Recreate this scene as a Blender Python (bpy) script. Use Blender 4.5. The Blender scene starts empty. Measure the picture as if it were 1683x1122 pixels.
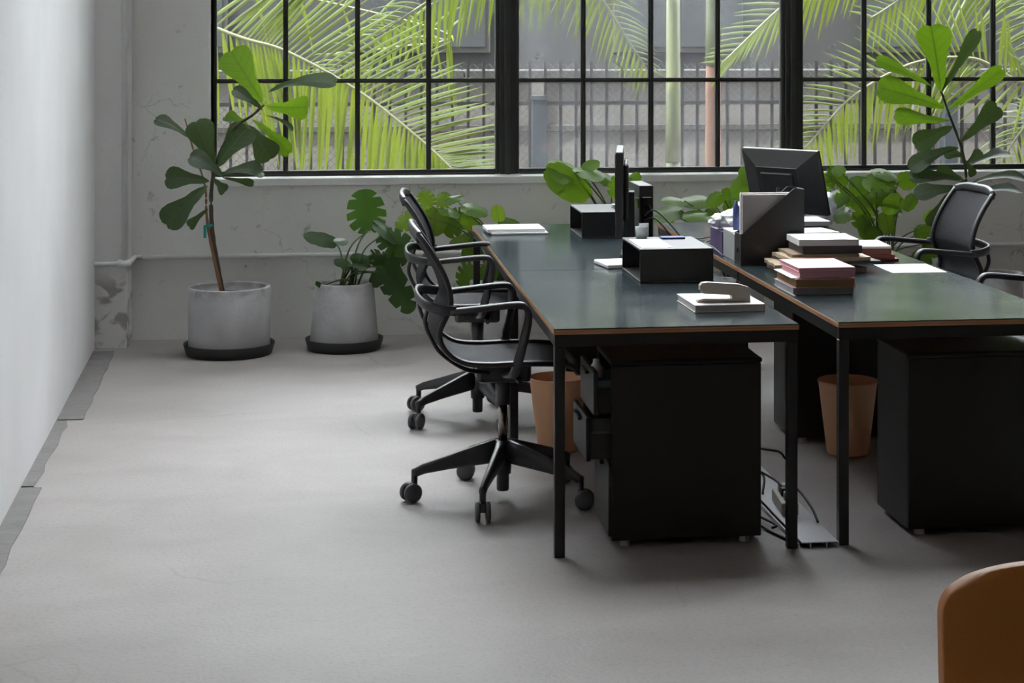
import bpy, bmesh, math, random
from mathutils import Vector, Matrix
random.seed(7)
PI = math.pi; V = Vector
scene = bpy.context.scene
C = scene.collection

# ------------------------------------------------------------------ camera
FOC, CX, HOR, CAMH = 3000.0, 960.0, 70.0, 1.667
YAW = math.atan((CX - 540.0) / FOC)
cam_d = bpy.data.cameras.new('camera')
cam = bpy.data.objects.new('camera', cam_d); C.objects.link(cam)
cam.location = (0, 0, CAMH)
cam.rotation_euler = (PI / 2, 0, -YAW)
cam_d.sensor_fit = 'HORIZONTAL'; cam_d.sensor_width = 36.0
cam_d.lens = FOC / 1683.0 * 36.0
cam_d.shift_x = (841.5 - CX) / 1683.0
cam_d.shift_y = -(561.0 - HOR) / 1683.0
cam_d.clip_start = 0.05; cam_d.clip_end = 300
scene.camera = cam

# ------------------------------------------------------------------ sky, sun, exposure
w = bpy.data.worlds.new('sky'); scene.world = w; w.use_nodes = True
bg = w.node_tree.nodes['Background']
bg.inputs['Color'].default_value = (0.95, 0.945, 1.0, 1); bg.inputs['Strength'].default_value = 14.0
sun_d = bpy.data.lights.new('sun', 'SUN'); sun_d.energy = 20.0; sun_d.angle = math.radians(3); sun_d.color = (1.0, 0.95, 0.86)
sun = bpy.data.objects.new('sun', sun_d); C.objects.link(sun)
sun.rotation_euler = Vector((0.45, 0.22, -1.0)).to_track_quat('-Z', 'Y').to_euler()   # high sun from over the roof, beside the facade
sun.location = (0, 12, 9)
vs = scene.view_settings
vs.view_transform = 'Standard'; vs.look = 'None'; vs.gamma = 1.0; vs.use_curve_mapping = False
vs.exposure = 0.36

# ------------------------------------------------------------------ helpers
FX, FY = math.sin(YAW), math.cos(YAW)
def at(u, v, Y):                       # point seen at pixel (u, v) that lies at depth y = Y
    a = (u - CX) / FOC
    dx, dy, dz = FX + FY * a, FY - FX * a, (HOR - v) / FOC
    t = Y / dy
    return Vector((dx * t, Y, CAMH + dz * t))

MATS = {}
def nodes_of(name):
    m = bpy.data.materials.new(name); m.use_nodes = True
    nt = m.node_tree; b = nt.nodes['Principled BSDF']
    MATS[name] = m
    return m, nt, b
def N(nt, t, **k):
    n = nt.nodes.new(t)
    for a, v in k.items():
        if hasattr(n, a) and a not in ('inputs',): setattr(n, a, v)
    return n
def mat(name, col, rough=0.5, metal=0.0, var=0.12, scale=8.0, bump=0.0, bscale=60.0, spec=0.5, col2=None):
    m, nt, b = nodes_of(name)
    tc = N(nt, 'ShaderNodeTexCoord')
    nz = N(nt, 'ShaderNodeTexNoise'); nz.inputs['Scale'].default_value = scale; nz.inputs['Detail'].default_value = 5
    nt.links.new(tc.outputs['Object'], nz.inputs['Vector'])
    mx = N(nt, 'ShaderNodeMix', data_type='RGBA')
    c1 = [max(0, c * (1 - var)) for c in col] + [1]
    c2 = ([min(1, c * (1 + var)) for c in col] if col2 is None else list(col2)) + [1]
    mx.inputs[6].default_value = c1; mx.inputs[7].default_value = c2
    nt.links.new(nz.outputs['Fac'], mx.inputs[0]); nt.links.new(mx.outputs[2], b.inputs['Base Color'])
    b.inputs['Roughness'].default_value = rough; b.inputs['Metallic'].default_value = metal
    b.inputs['Specular IOR Level'].default_value = spec
    if bump:
        n2 = N(nt, 'ShaderNodeTexNoise'); n2.inputs['Scale'].default_value = bscale; n2.inputs['Detail'].default_value = 4
        nt.links.new(tc.outputs['Object'], n2.inputs['Vector'])
        bp = N(nt, 'ShaderNodeBump'); bp.inputs['Strength'].default_value = bump; bp.inputs['Distance'].default_value = 0.01
        nt.links.new(n2.outputs['Fac'], bp.inputs['Height']); nt.links.new(bp.outputs['Normal'], b.inputs['Normal'])
    return m

def ramp(nt, src, p0, c0, p1, c1):
    r = N(nt, 'ShaderNodeValToRGB')
    r.color_ramp.elements[0].position = p0; r.color_ramp.elements[0].color = c0
    r.color_ramp.elements[1].position = p1; r.color_ramp.elements[1].color = c1
    nt.links.new(src, r.inputs[0]); return r
def mul(nt, a, b_):
    m = N(nt, 'ShaderNodeMix', data_type='RGBA', blend_type='MULTIPLY'); m.inputs[0].default_value = 1
    nt.links.new(a, m.inputs[6]); nt.links.new(b_, m.inputs[7]); return m.outputs[2]

def noise(nt, tc, scale, detail=5, dist=0.0, vec=None):
    n = N(nt, 'ShaderNodeTexNoise'); n.inputs['Scale'].default_value = scale; n.inputs['Detail'].default_value = detail
    n.inputs['Distortion'].default_value = dist
    nt.links.new(vec if vec else tc.outputs['Object'], n.inputs['Vector']); return n
def cracks(nt, tc, scale, width, mscale, mlo, mhi, dark):
    nz = noise(nt, tc, scale * 2.5, 6)
    ad = N(nt, 'ShaderNodeMix', data_type='RGBA', blend_type='ADD'); ad.inputs[0].default_value = 0.35
    nt.links.new(tc.outputs['Object'], ad.inputs[6]); nt.links.new(nz.outputs['Color'], ad.inputs[7])
    vo = N(nt, 'ShaderNodeTexVoronoi', feature='DISTANCE_TO_EDGE'); vo.inputs['Scale'].default_value = scale
    nt.links.new(ad.outputs[2], vo.inputs['Vector'])
    line = ramp(nt, vo.outputs['Distance'], 0.0, (dark, dark, dark, 1), width, (1, 1, 1, 1))
    mk = noise(nt, tc, mscale, 3)
    mr = ramp(nt, mk.outputs['Fac'], mlo, (0, 0, 0, 1), mhi, (1, 1, 1, 1))
    mx = N(nt, 'ShaderNodeMix', data_type='RGBA'); mx.inputs[6].default_value = (1, 1, 1, 1)
    nt.links.new(mr.outputs[0], mx.inputs[0]); nt.links.new(line.outputs[0], mx.inputs[7])
    return mx.outputs[2]

def mat_floor():
    m, nt, b = nodes_of('concrete_floor'); tc = N(nt, 'ShaderNodeTexCoord')
    a = noise(nt, tc, 0.9, 6, 0.4); r1 = ramp(nt, a.outputs['Fac'], 0.3, (0.27, 0.247, 0.237, 1), 0.7, (0.345, 0.318, 0.306, 1))
    mp = N(nt, 'ShaderNodeMapping'); mp.inputs['Scale'].default_value = (1, 1.7, 1); nt.links.new(tc.outputs['Object'], mp.inputs['Vector'])
    s = noise(nt, tc, 2.2, 8, 0.6, mp.outputs[0]); r2 = ramp(nt, s.outputs['Fac'], 0.3, (0.86, 0.85, 0.84, 1), 0.62, (1, 1, 1, 1))
    g = noise(nt, tc, 70, 3); r3 = ramp(nt, g.outputs['Fac'], 0.25, (0.86, 0.86, 0.86, 1), 0.5, (1, 1, 1, 1))
    ck = cracks(nt, tc, 0.7, 0.005, 0.8, 0.52, 0.64, 0.8)
    ou = mul(nt, mul(nt, mul(nt, r1.outputs[0], r2.outputs[0]), r3.outputs[0]), ck)
    nt.links.new(ou, b.inputs['Base Color'])
    rr = ramp(nt, s.outputs['Fac'], 0.2, (0.55, 0.55, 0.55, 1), 0.8, (0.70, 0.70, 0.70, 1)); nt.links.new(rr.outputs[0], b.inputs['Roughness'])
    bp = N(nt, 'ShaderNodeBump'); bp.inputs['Strength'].default_value = 0.12; bp.inputs['Distance'].default_value = 0.01
    nt.links.new(g.outputs['Fac'], bp.inputs['Height']); nt.links.new(bp.outputs['Normal'], b.inputs['Normal'])
    return m
def mat_wall(name, col, crk=True, bump=0.35):
    m, nt, b = nodes_of(name); tc = N(nt, 'ShaderNodeTexCoord')
    a = noise(nt, tc, 1.3, 7, 0.3)
    r1 = ramp(nt, a.outputs['Fac'], 0.3, (col[0] * .9, col[1] * .9, col[2] * .88, 1), 0.7, (*col, 1))
    ou = r1.outputs[0]
    if crk:
        ou = mul(nt, ou, cracks(nt, tc, 2.2, 0.010, 1.6, 0.52, 0.62, 0.68))
        sp = noise(nt, tc, 14, 8, 0.5); rs = ramp(nt, sp.outputs['Fac'], 0.25, (0.55, 0.54, 0.52, 1), 0.34, (1, 1, 1, 1)); ou = mul(nt, ou, rs.outputs[0])
    nt.links.new(ou, b.inputs['Base Color']); b.inputs['Roughness'].default_value = 0.7
    n2 = noise(nt, tc, 9, 8); bp = N(nt, 'ShaderNodeBump'); bp.inputs['Strength'].default_value = bump; bp.inputs['Distance'].default_value = 0.015
    nt.links.new(n2.outputs['Fac'], bp.inputs['Height']); nt.links.new(bp.outputs['Normal'], b.inputs['Normal'])
    return m
def mat_peel(name):
    m, nt, b = nodes_of(name); tc = N(nt, 'ShaderNodeTexCoord')
    a = noise(nt, tc, 9, 9, 0.5); r = ramp(nt, a.outputs['Fac'], 0.44, (0.42, 0.40, 0.38, 1), 0.52, (0.82, 0.82, 0.81, 1))
    sx = N(nt, 'ShaderNodeSeparateXYZ'); nt.links.new(tc.outputs['Object'], sx.inputs[0])
    hz = ramp(nt, sx.outputs['Z'], 0.33, (1, 1, 1, 1), 0.42, (0, 0, 0, 1))          # paint has come off near the floor only
    mx = N(nt, 'ShaderNodeMix', data_type='RGBA'); mx.inputs[6].default_value = (0.82, 0.82, 0.815, 1)
    nt.links.new(hz.outputs[0], mx.inputs[0]); nt.links.new(r.outputs[0], mx.inputs[7]); nt.links.new(mx.outputs[2], b.inputs['Base Color'])
    b.inputs['Roughness'].default_value = 0.75
    bp = N(nt, 'ShaderNodeBump'); bp.inputs['Strength'].default_value = 0.5; bp.inputs['Distance'].default_value = 0.012
    nt.links.new(a.outputs['Fac'], bp.inputs['Height']); nt.links.new(bp.outputs['Normal'], b.inputs['Normal'])
    return m
def mat_glass(name, dust):
    m, nt, b = nodes_of(name); nt.nodes.remove(b)
    out = nt.nodes['Material Output']; tc = N(nt, 'ShaderNodeTexCoord')
    tr = N(nt, 'ShaderNodeBsdfTransparent'); tr.inputs[0].default_value = (0.93, 0.96, 0.95, 1)
    gl = N(nt, 'ShaderNodeBsdfGlossy'); gl.inputs['Roughness'].default_value = 0.02
    fr = N(nt, 'ShaderNodeFresnel'); fr.inputs[0].default_value = 1.45
    m1 = N(nt, 'ShaderNodeMixShader'); nt.links.new(fr.outputs[0], m1.inputs[0]); nt.links.new(tr.outputs[0], m1.inputs[1]); nt.links.new(gl.outputs[0], m1.inputs[2])
    tl = N(nt, 'ShaderNodeBsdfTranslucent'); tl.inputs[0].default_value = (0.62, 0.66, 0.74, 1)
    mp = N(nt, 'ShaderNodeMapping'); mp.inputs['Scale'].default_value = (6, 6, 1.6); nt.links.new(tc.outputs['Object'], mp.inputs['Vector'])
    nz = noise(nt, tc, 1.3, 8, 0.3, mp.outputs[0])
    r = ramp(nt, nz.outputs['Fac'], 0.3, (dust * .6,) * 3 + (1,), 0.75, (dust * 1.5,) * 3 + (1,))
    m2 = N(nt, 'ShaderNodeMixShader'); nt.links.new(r.outputs[0], m2.inputs[0]); nt.links.new(m1.outputs[0], m2.inputs[1]); nt.links.new(tl.outputs[0], m2.inputs[2])
    nt.links.new(m2.outputs[0], out.inputs[0]); return m
def mat_leaf(name, col, trans, rough=0.35, tfac=0.45, veins=True, spec=0.5):
    m, nt, b = nodes_of(name); out = nt.nodes['Material Output']; tc = N(nt, 'ShaderNodeTexCoord')
    nz = noise(nt, tc, 6, 3)
    mx = N(nt, 'ShaderNodeMix', data_type='RGBA'); mx.inputs[6].default_value = [c * .75 for c in col] + [1]; mx.inputs[7].default_value = [c * 1.25 for c in col] + [1]
    nt.links.new(nz.outputs['Fac'], mx.inputs[0])
    tl = N(nt, 'ShaderNodeBsdfTranslucent'); tl.inputs[0].default_value = (*trans, 1)
    if veins:
        uv = N(nt, 'ShaderNodeUVMap'); sx = N(nt, 'ShaderNodeSeparateXYZ'); nt.links.new(uv.outputs[0], sx.inputs[0])
        def M(op, a, b2=None):
            n = N(nt, 'ShaderNodeMath', operation=op)
            for i, q in enumerate((a, b2)):
                if q is None: continue
                if isinstance(q, (int, float)): n.inputs[i].default_value = q
                else: nt.links.new(q, n.inputs[i])
            return n.outputs[0]
        ax = M('ABSOLUTE', M('SUBTRACT', sx.outputs[0], 0.5))
        mid = M('LESS_THAN', ax, 0.022)
        ph = M('FRACT', M('MULTIPLY', M('SUBTRACT', sx.outputs[1], M('MULTIPLY', ax, 0.45)), 7.0))
        sv = M('LESS_THAN', ph, 0.09)
        v = M('MAXIMUM', mid, sv)
        vm = N(nt, 'ShaderNodeMix', data_type='RGBA'); nt.links.new(v, vm.inputs[0]); nt.links.new(mx.outputs[2], vm.inputs[6])
        vm.inputs[7].default_value = (min(1, col[0] * 1.7 + .02), min(1, col[1] * 1.5 + .02), col[2] * 1.5 + .01, 1)
        nt.links.new(vm.outputs[2], b.inputs['Base Color'])
        tv = N(nt, 'ShaderNodeMix', data_type='RGBA'); nt.links.new(v, tv.inputs[0]); tv.inputs[6].default_value = (*trans, 1); tv.inputs[7].default_value = [c * .45 for c in trans] + [1]
        nt.links.new(tv.outputs[2], tl.inputs[0])
    else:
        nt.links.new(mx.outputs[2], b.inputs['Base Color'])
    b.inputs['Roughness'].default_value = rough; b.inputs['Specular IOR Level'].default_value = spec
    ms = N(nt, 'ShaderNodeMixShader'); ms.inputs[0].default_value = tfac
    nt.links.new(b.outputs[0], ms.inputs[1]); nt.links.new(tl.outputs[0], ms.inputs[2]); nt.links.new(ms.outputs[0], out.inputs[0])
    return m
def mat_desk():
    m, nt, b = nodes_of('dark_linoleum'); tc = N(nt, 'ShaderNodeTexCoord')
    nz = noise(nt, tc, 3.0, 4); r = ramp(nt, nz.outputs['Fac'], 0.3, (0.028, 0.040, 0.045, 1), 0.75, (0.040, 0.055, 0.061, 1))
    nt.links.new(r.outputs[0], b.inputs['Base Color'])
    rr = ramp(nt, nz.outputs['Fac'], 0.3, (0.13, 0.13, 0.13, 1), 0.7, (0.17, 0.17, 0.17, 1)); nt.links.new(rr.outputs[0], b.inputs['Roughness'])
    b.inputs['Specular IOR Level'].default_value = 0.32
    return m
def mat_ply():
    m, nt, b = nodes_of('plywood_edge'); tc = N(nt, 'ShaderNodeTexCoord')
    wv = N(nt, 'ShaderNodeTexWave', bands_direction='Z'); wv.inputs['Scale'].default_value = 40; wv.inputs['Distortion'].default_value = 1.5
    nt.links.new(tc.outputs['Object'], wv.inputs['Vector'])
    r = ramp(nt, wv.outputs['Fac'], 0.2, (0.36, 0.17, 0.075, 1), 0.8, (0.50, 0.27, 0.13, 1)); nt.links.new(r.outputs[0], b.inputs['Base Color'])
    b.inputs['Roughness'].default_value = 0.55; return m

def mat_pot():
    m, nt, b = nodes_of('pot_concrete'); tc = N(nt, 'ShaderNodeTexCoord')
    a = noise(nt, tc, 4, 7, 0.5); r1 = ramp(nt, a.outputs['Fac'], 0.3, (0.42, 0.42, 0.425, 1), 0.7, (0.58, 0.58, 0.595, 1))
    n2 = noise(nt, tc, 7, 6, 0.6); r2 = ramp(nt, n2.outputs['Fac'], 0.40, (0.68, 0.66, 0.64, 1), 0.56, (1, 1, 1, 1))
    sx = N(nt, 'ShaderNodeSeparateXYZ'); nt.links.new(tc.outputs['Object'], sx.inputs[0])
    hz = ramp(nt, sx.outputs['Z'], 0.28, (0, 0, 0, 1), 0.33, (1, 1, 1, 1))              # water marks round the rim
    mx = N(nt, 'ShaderNodeMix', data_type='RGBA'); mx.inputs[6].default_value = (1, 1, 1, 1); nt.links.new(hz.outputs[0], mx.inputs[0]); nt.links.new(r2.outputs[0], mx.inputs[7])
    nt.links.new(mul(nt, r1.outputs[0], mx.outputs[2]), b.inputs['Base Color']); b.inputs['Roughness'].default_value = 0.8
    bp = N(nt, 'ShaderNodeBump'); bp.inputs['Strength'].default_value = 0.2; bp.inputs['Distance'].default_value = 0.01
    g = noise(nt, tc, 40, 4); nt.links.new(g.outputs['Fac'], bp.inputs['Height']); nt.links.new(bp.outputs['Normal'], b.inputs['Normal'])
    return m
mat_floor(); mat_wall('old_plaster', (0.86, 0.86, 0.845)); mat_wall('smooth_white', (0.86, 0.86, 0.87), False, 0.05); mat_peel('peeling_plaster')
mat_glass('glass_clear', 0.004); mat_glass('glass_dusty', 0.022)
mat('gutter_concrete', (0.17, 0.16, 0.155), 0.8, bump=0.5, bscale=25, var=0.3)
mat('ceiling_white', (0.74, 0.72, 0.69), 0.8); mat('brown_brick', (0.26, 0.17, 0.12), 0.85); mat('pipe_white', (0.80, 0.81, 0.80), 0.4)
mat('window_steel', (0.045, 0.047, 0.045), 0.4, var=0.3)
mat('sill_white', (0.85, 0.85, 0.84), 0.5, bump=0.2)
mat_desk(); mat_ply()
mat('black_steel', (0.012, 0.012, 0.013), 0.38, spec=0.45); mat('black_laminate', (0.011, 0.011, 0.010), 0.42, spec=0.4, bump=0.05, bscale=200)
mat('chair_plastic', (0.042, 0.042, 0.047), 0.36); mat('chair_mesh', (0.013, 0.013, 0.016), 0.7, spec=0.3, bump=0.6, bscale=400); mat('chrome_dark', (0.32, 0.29, 0.25), 0.25, 1.0)
mat('caster_rubber', (0.10, 0.10, 0.105), 0.55)
mat_pot(); mat('saucer_black', (0.022, 0.022, 0.024), 0.5); mat('soil', (0.055, 0.045, 0.035), 0.95, bump=1.0, bscale=50)
mat('bark', (0.10, 0.075, 0.055), 0.8, bump=0.6, bscale=60); mat('stake', (0.28, 0.14, 0.08), 0.7); mat('teal_tape', (0.0, 0.30, 0.24), 0.5)
mat_leaf('fig_leaf', (0.045, 0.068, 0.038), (0.10, 0.20, 0.02), 0.45, 0.22, True, 0.35)
mat_leaf('fig_young_backlit', (0.055, 0.12, 0.016), (0.24, 0.46, 0.015), 0.38, 0.4)  # young top leaves; backlight from the window is also put into this colour
mat_leaf('monstera_leaf', (0.026, 0.060, 0.020), (0.13, 0.32, 0.015), 0.42, 0.28, True, 0.35)
mat_leaf('monstera_bright', (0.085, 0.17, 0.022), (0.28, 0.52, 0.02), 0.42, 0.38, True, 0.35)
mat_leaf('monstera_young', (0.085, 0.16, 0.02), (0.30, 0.48, 0.03), 0.35, 0.45)
mat_leaf('palm_leaf', (0.036, 0.056, 0.009), (0.14, 0.18, 0.012), 0.42, 0.45, False, 0.22)
mat('plant_stem', (0.10, 0.16, 0.05), 0.5); mat('palm_rib', (0.10, 0.105, 0.05), 0.5)
mat('palm_green_trunk', (0.065, 0.075, 0.028), 0.6, bump=0.2, scale=3); mat('palm_brown_trunk', (0.12, 0.060, 0.034), 0.8, bump=0.4, scale=5)
mat('bin_cork', (0.80, 0.45, 0.25), 0.6, var=0.06); mat('bin_inside', (0.30, 0.17, 0.09), 0.7)
mat('paper_white', (0.86, 0.86, 0.85), 0.7, var=0.02); mat('paper_grey', (0.42, 0.42, 0.42), 0.7, var=0.04); mat('card_pink', (0.72, 0.36, 0.40), 0.65, var=0.04)
mat('card_brown', (0.33, 0.19, 0.085), 0.7); mat('card_red', (0.35, 0.10, 0.075), 0.65); mat('folder_manila', (0.52, 0.42, 0.29), 0.75, var=0.15); mat('folder_dark', (0.10, 0.095, 0.09), 0.7)
mat('folder_tan', (0.34, 0.25, 0.17), 0.75, var=0.15); mat('purple_file', (0.12, 0.08, 0.20), 0.6); mat('book_cover', (0.70, 0.66, 0.64), 0.55, var=0.03)
mat('stapler_beige', (0.50, 0.45, 0.38), 0.38, var=0.04); mat('stapler_metal', (0.60, 0.58, 0.55), 0.3, 0.8)
mat('monitor_back', (0.035, 0.035, 0.034), 0.42); mat('screen_black', (0.008, 0.008, 0.01), 0.12); mat('cable_black', (0.012, 0.012, 0.013), 0.5)
mat('aluminium', (0.60, 0.61, 0.64), 0.38, 0.85); mat('strip_beige', (0.52, 0.50, 0.44), 0.5); mat('orange_leather', (0.66, 0.235, 0.03), 0.48, var=0.08, bump=0.1, bscale=120)
mat('plastic_clear', (0.70, 0.76, 0.78), 0.18); mat('box_blue', (0.22, 0.38, 0.46), 0.5); mat('label_blue', (0.08, 0.11, 0.30), 0.6)
mat('fence_black', (0.012, 0.012, 0.013), 0.6, spec=0.2); mat('wire_grey', (0.03, 0.03, 0.03), 0.5); mat('outside_wall', (0.075, 0.070, 0.066), 0.9, var=0.3, scale=1.5, bump=0.3); mat('coping', (0.022, 0.021, 0.020), 0.9)
mat('facade_dark', (0.017, 0.018, 0.019), 0.9, var=0.35, scale=0.8); mat('facade_pane', (0.03, 0.033, 0.036), 0.6, spec=0.2); mat('facade_frame', (0.03, 0.03, 0.029), 0.7)
mat('outside_ground', (0.12, 0.11, 0.095), 0.95, bump=0.4, bscale=20); mat('post_blue', (0.022, 0.027, 0.034), 0.6, spec=0.2); mat('block_pale', (0.42, 0.40, 0.36), 0.9)
mat('stem_dark', (0.06, 0.07, 0.03), 0.6)

ORG = {}
def link(o, parent=None):
    C.objects.link(o)
    if parent is not None: o.parent = parent; ORG[o] = ORG.get(parent, Vector((0, 0, 0)))
    return o
def empty(name, loc=(0, 0, 0)):
    o = bpy.data.objects.new(name, None); o.empty_display_size = 0.1; C.objects.link(o); o.location = loc; ORG[o] = Vector(loc); return o
def tag(o, label=None, cat=None, group=None, kind=None):
    if label: o['label'] = label
    if cat: o['category'] = cat
    if group: o['group'] = group
    if kind: o['kind'] = kind
    return o
def obj(name, bm, m, parent=None, smooth=False, mats=None):
    me = bpy.data.meshes.new(name)
    if parent is not None:
        o0 = ORG.get(parent, Vector((0, 0, 0)))
        if o0.length: bmesh.ops.translate(bm, verts=bm.verts, vec=-o0)
    bmesh.ops.recalc_face_normals(bm, faces=bm.faces)
    bm.to_mesh(me); bm.free()
    for mm in (mats or [m]): me.materials.append(MATS[mm])
    if smooth:
        for p in me.polygons: p.use_smooth = True
    o = bpy.data.objects.new(name, me); return link(o, parent)
def single(name, bm, m, label, cat, group=None, smooth=False, mats=None, kind=None):
    # one-mesh thing: its origin goes to the middle of its base
    xs = [v.co for v in bm.verts]
    lo = Vector((min(v.x for v in xs), min(v.y for v in xs), min(v.z for v in xs))); hi = Vector((max(v.x for v in xs), max(v.y for v in xs), max(v.z for v in xs)))
    c = Vector(((lo.x + hi.x) / 2, (lo.y + hi.y) / 2, lo.z)); bmesh.ops.translate(bm, verts=bm.verts, vec=-c)
    o = obj(name, bm, m, None, smooth, mats); o.location = c; return tag(o, label, cat, group, kind)
def B(): return bmesh.new()
def box(bm, x0, x1, y0, y1, z0, z1, bev=0.0, mi=0, seg=2, rot=0.0, piv=None):
    r = bmesh.ops.create_cube(bm, size=1.0)
    vv = r['verts']; cx, cy, cz = (x0 + x1) / 2, (y0 + y1) / 2, (z0 + z1) / 2
    for v in vv: v.co = Vector((cx + v.co.x * (x1 - x0), cy + v.co.y * (y1 - y0), cz + v.co.z * (z1 - z0)))
    fs = set(f for v in vv for f in v.link_faces)
    for f in fs: f.material_index = mi
    if bev:
        es = set(e for v in vv for e in v.link_edges)
        q = bmesh.ops.bevel(bm, geom=list(es), offset=bev, segments=seg, profile=0.5, affect='EDGES')
        vv = list(set(v for f in q['faces'] for v in f.verts) | set(v for v in vv if v.is_valid))
    if rot:
        p = Vector(piv) if piv else Vector((cx, cy, cz))
        bmesh.ops.rotate(bm, verts=vv, cent=p, matrix=Matrix.Rotation(rot, 3, 'Z'))
    return vv
def frames(pts, up=Vector((0, 0, 1))):
    pts = [Vector(p) for p in pts]; out = []
    for i, p in enumerate(pts):
        t = (pts[min(i + 1, len(pts) - 1)] - pts[max(i - 1, 0)]).normalized()
        s = t.cross(up)
        if s.length < 1e-4: s = t.cross(Vector((0, 1, 0)))
        s.normalize(); n = s.cross(t).normalized(); out.append((p, t, s, n))
    return out
def tube(bm, pts, r, seg=8, up=Vector((0, 0, 1)), cap=True):
    fr = frames(pts, up); rings = []
    for i, (p, t, s, n) in enumerate(fr):
        rr = r[i] if isinstance(r, (list, tuple)) else r
        rings.append([bm.verts.new(p + (s * math.cos(a) + n * math.sin(a)) * rr) for a in [2 * PI * k / seg for k in range(seg)]])
    for a, b in zip(rings, rings[1:]):
        for k in range(seg): bm.faces.new((a[k], a[(k + 1) % seg], b[(k + 1) % seg], b[k]))
    if cap: bm.faces.new(rings[0][::-1]); bm.faces.new(rings[-1])
def bar(bm, pts, w, h, up=Vector((0, 0, 1))):      # rectangular section swept along pts
    fr = frames(pts, up); rings = []
    for i, (p, t, s, n) in enumerate(fr):
        ww = w[i] if isinstance(w, (list, tuple)) else w; hh = h[i] if isinstance(h, (list, tuple)) else h
        c = 0.28
        prof = [(-.5, -.5 + c), (-.5, .5 - c), (-.5 + c * .6, .5), (.5 - c * .6, .5), (.5, .5 - c), (.5, -.5 + c), (.5 - c * .6, -.5), (-.5 + c * .6, -.5)]
        rings.append([bm.verts.new(p + s * a * ww + n * b * hh) for a, b in prof])
    k8 = 8
    for a, b in zip(rings, rings[1:]):
        for k in range(k8): bm.faces.new((a[k], a[(k + 1) % k8], b[(k + 1) % k8], b[k]))
    bm.faces.new(rings[0][::-1]); bm.faces.new(rings[-1])
def spline(pts, n=6):
    P = [Vector(p) for p in pts]; Q = [2 * P[0] - P[1]] + P + [2 * P[-1] - P[-2]]; out = []
    for i in range(1, len(Q) - 2):
        for k in range(n):
            t = k / n; a, b, c, d = Q[i - 1:i + 3]
            out.append(0.5 * ((2 * b) + (c - a) * t + (2 * a - 5 * b + 4 * c - d) * t * t + (3 * b - a - 3 * c + d) * t ** 3))
    out.append(P[-1]); return out
def lathe(bm, prof, c=(0, 0, 0), seg=40, closed=False):
    c = Vector(c); rings = []
    for r, z in prof:
        rings.append([bm.verts.new(c + Vector((r * math.cos(2 * PI * k / seg), r * math.sin(2 * PI * k / seg), z))) for k in range(seg)] if r > 1e-6 else [bm.verts.new(c + Vector((0, 0, z)))])
    pr = list(zip(rings, rings[1:])) + ([(rings[-1], rings[0])] if closed else [])
    for a, b in pr:
        for k in range(seg):
            k2 = (k + 1) % seg
            if len(a) == 1 and len(b) == 1: continue
            if len(a) == 1: bm.faces.new((a[0], b[k2], b[k]))
            elif len(b) == 1: bm.faces.new((a[k], a[k2], b[0]))
            else: bm.faces.new((a[k], a[k2], b[k2], b[k]))
def copy_tree(o, parent=None):
    c = o.copy(); C.objects.link(c); c.parent = parent
    for ch in o.children: copy_tree(ch, c)
    return c

# ------------------------------------------------------------------ the room
YB, YW = 10.47, 10.66           # inner face of the window wall, plane of the windows
SILL, HEAD = 0.90, 4.58  # head raised above the view to let in more daylight
XR, YN, ZC = 8.2, -4.5, 5.1
def struct(name, bm, m, parent=None, mats=None, smooth=False):
    o = obj(name, bm, m, parent, smooth, mats)
    if parent is None: o['kind'] = 'structure'
    return o
bm = B(); box(bm, -1.6, XR, YN, YB + .25, -.2, 0); floor = struct('floor', bm, 'concrete_floor')
# worn channel between the slab and the partition: strips of rough concrete, each let in at its own width
for (y0, y1, wd) in ((8.30, 10.12, .115), (7.07, 8.28, .05), (5.0, 7.05, .075)):
    bm = B(); xa0 = -1.256 + (10.1 - y0) * .0377; xa1 = -1.256 + (10.1 - y1) * .0377
    n = 10; top = []
    for i in range(n + 1):
        t = i / n; y = y0 + (y1 - y0) * t; xl = xa0 + (xa1 - xa0) * t
        xr = xl + wd + random.uniform(-.008, .008)
        top.append([bm.verts.new((xl, y, .004)), bm.verts.new((xr, y, .004)), bm.verts.new((xr + .003, y, .0005))])
    for a, b in zip(top, top[1:]):
        for k in range(2): bm.faces.new((a[k], a[k + 1], b[k + 1], b[k]))
    obj('edge_strip', bm, 'gutter_concrete', floor)
SX0, SX1, SY0, SY1 = -.95, 2.65, 7.5, 9.9          # roof light added out of view to brighten the window end of the room
bm = B()
for a in ((-1.6, XR, YN, SY0), (-1.6, XR, SY1, YB + .3), (-1.6, SX0, SY0, SY1), (SX1, XR, SY0, SY1)): box(bm, *a, ZC, ZC + .2)
struct('ceiling', bm, 'ceiling_white')
root = empty('window_6', ((SX0 + SX1) / 2, (SY0 + SY1) / 2, ZC + .2)); tag(root, kind='structure')
for k in range(5):
    x = SX0 + (SX1 - SX0) * k / 4; bm = B(); box(bm, x - .025, x + .025, SY0, SY1, ZC + .2, ZC + .26); obj('glazing_bar', bm, 'window_steel', root)
for k in range(4):
    bm = B(); box(bm, SX0 + (SX1 - SX0) * k / 4 + .025, SX0 + (SX1 - SX0) * (k + 1) / 4 - .025, SY0, SY1, ZC + .23, ZC + .236); obj('pane', bm, 'glass_clear', root)
# tall block added out of view above the room to shade the yard
bm = B(); box(bm, -14, 26, YN, 6.6, ZC + .2, 24); struct('added_shade_block', bm, 'outside_wall')
bm = B(); box(bm, -14, -1.6, YB, YB + .3, 0, ZC + .2); box(bm, XR + .2, 26, YB, YB + .3, 0, ZC + .2); struct('wall_outer', bm, 'outside_wall')
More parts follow.
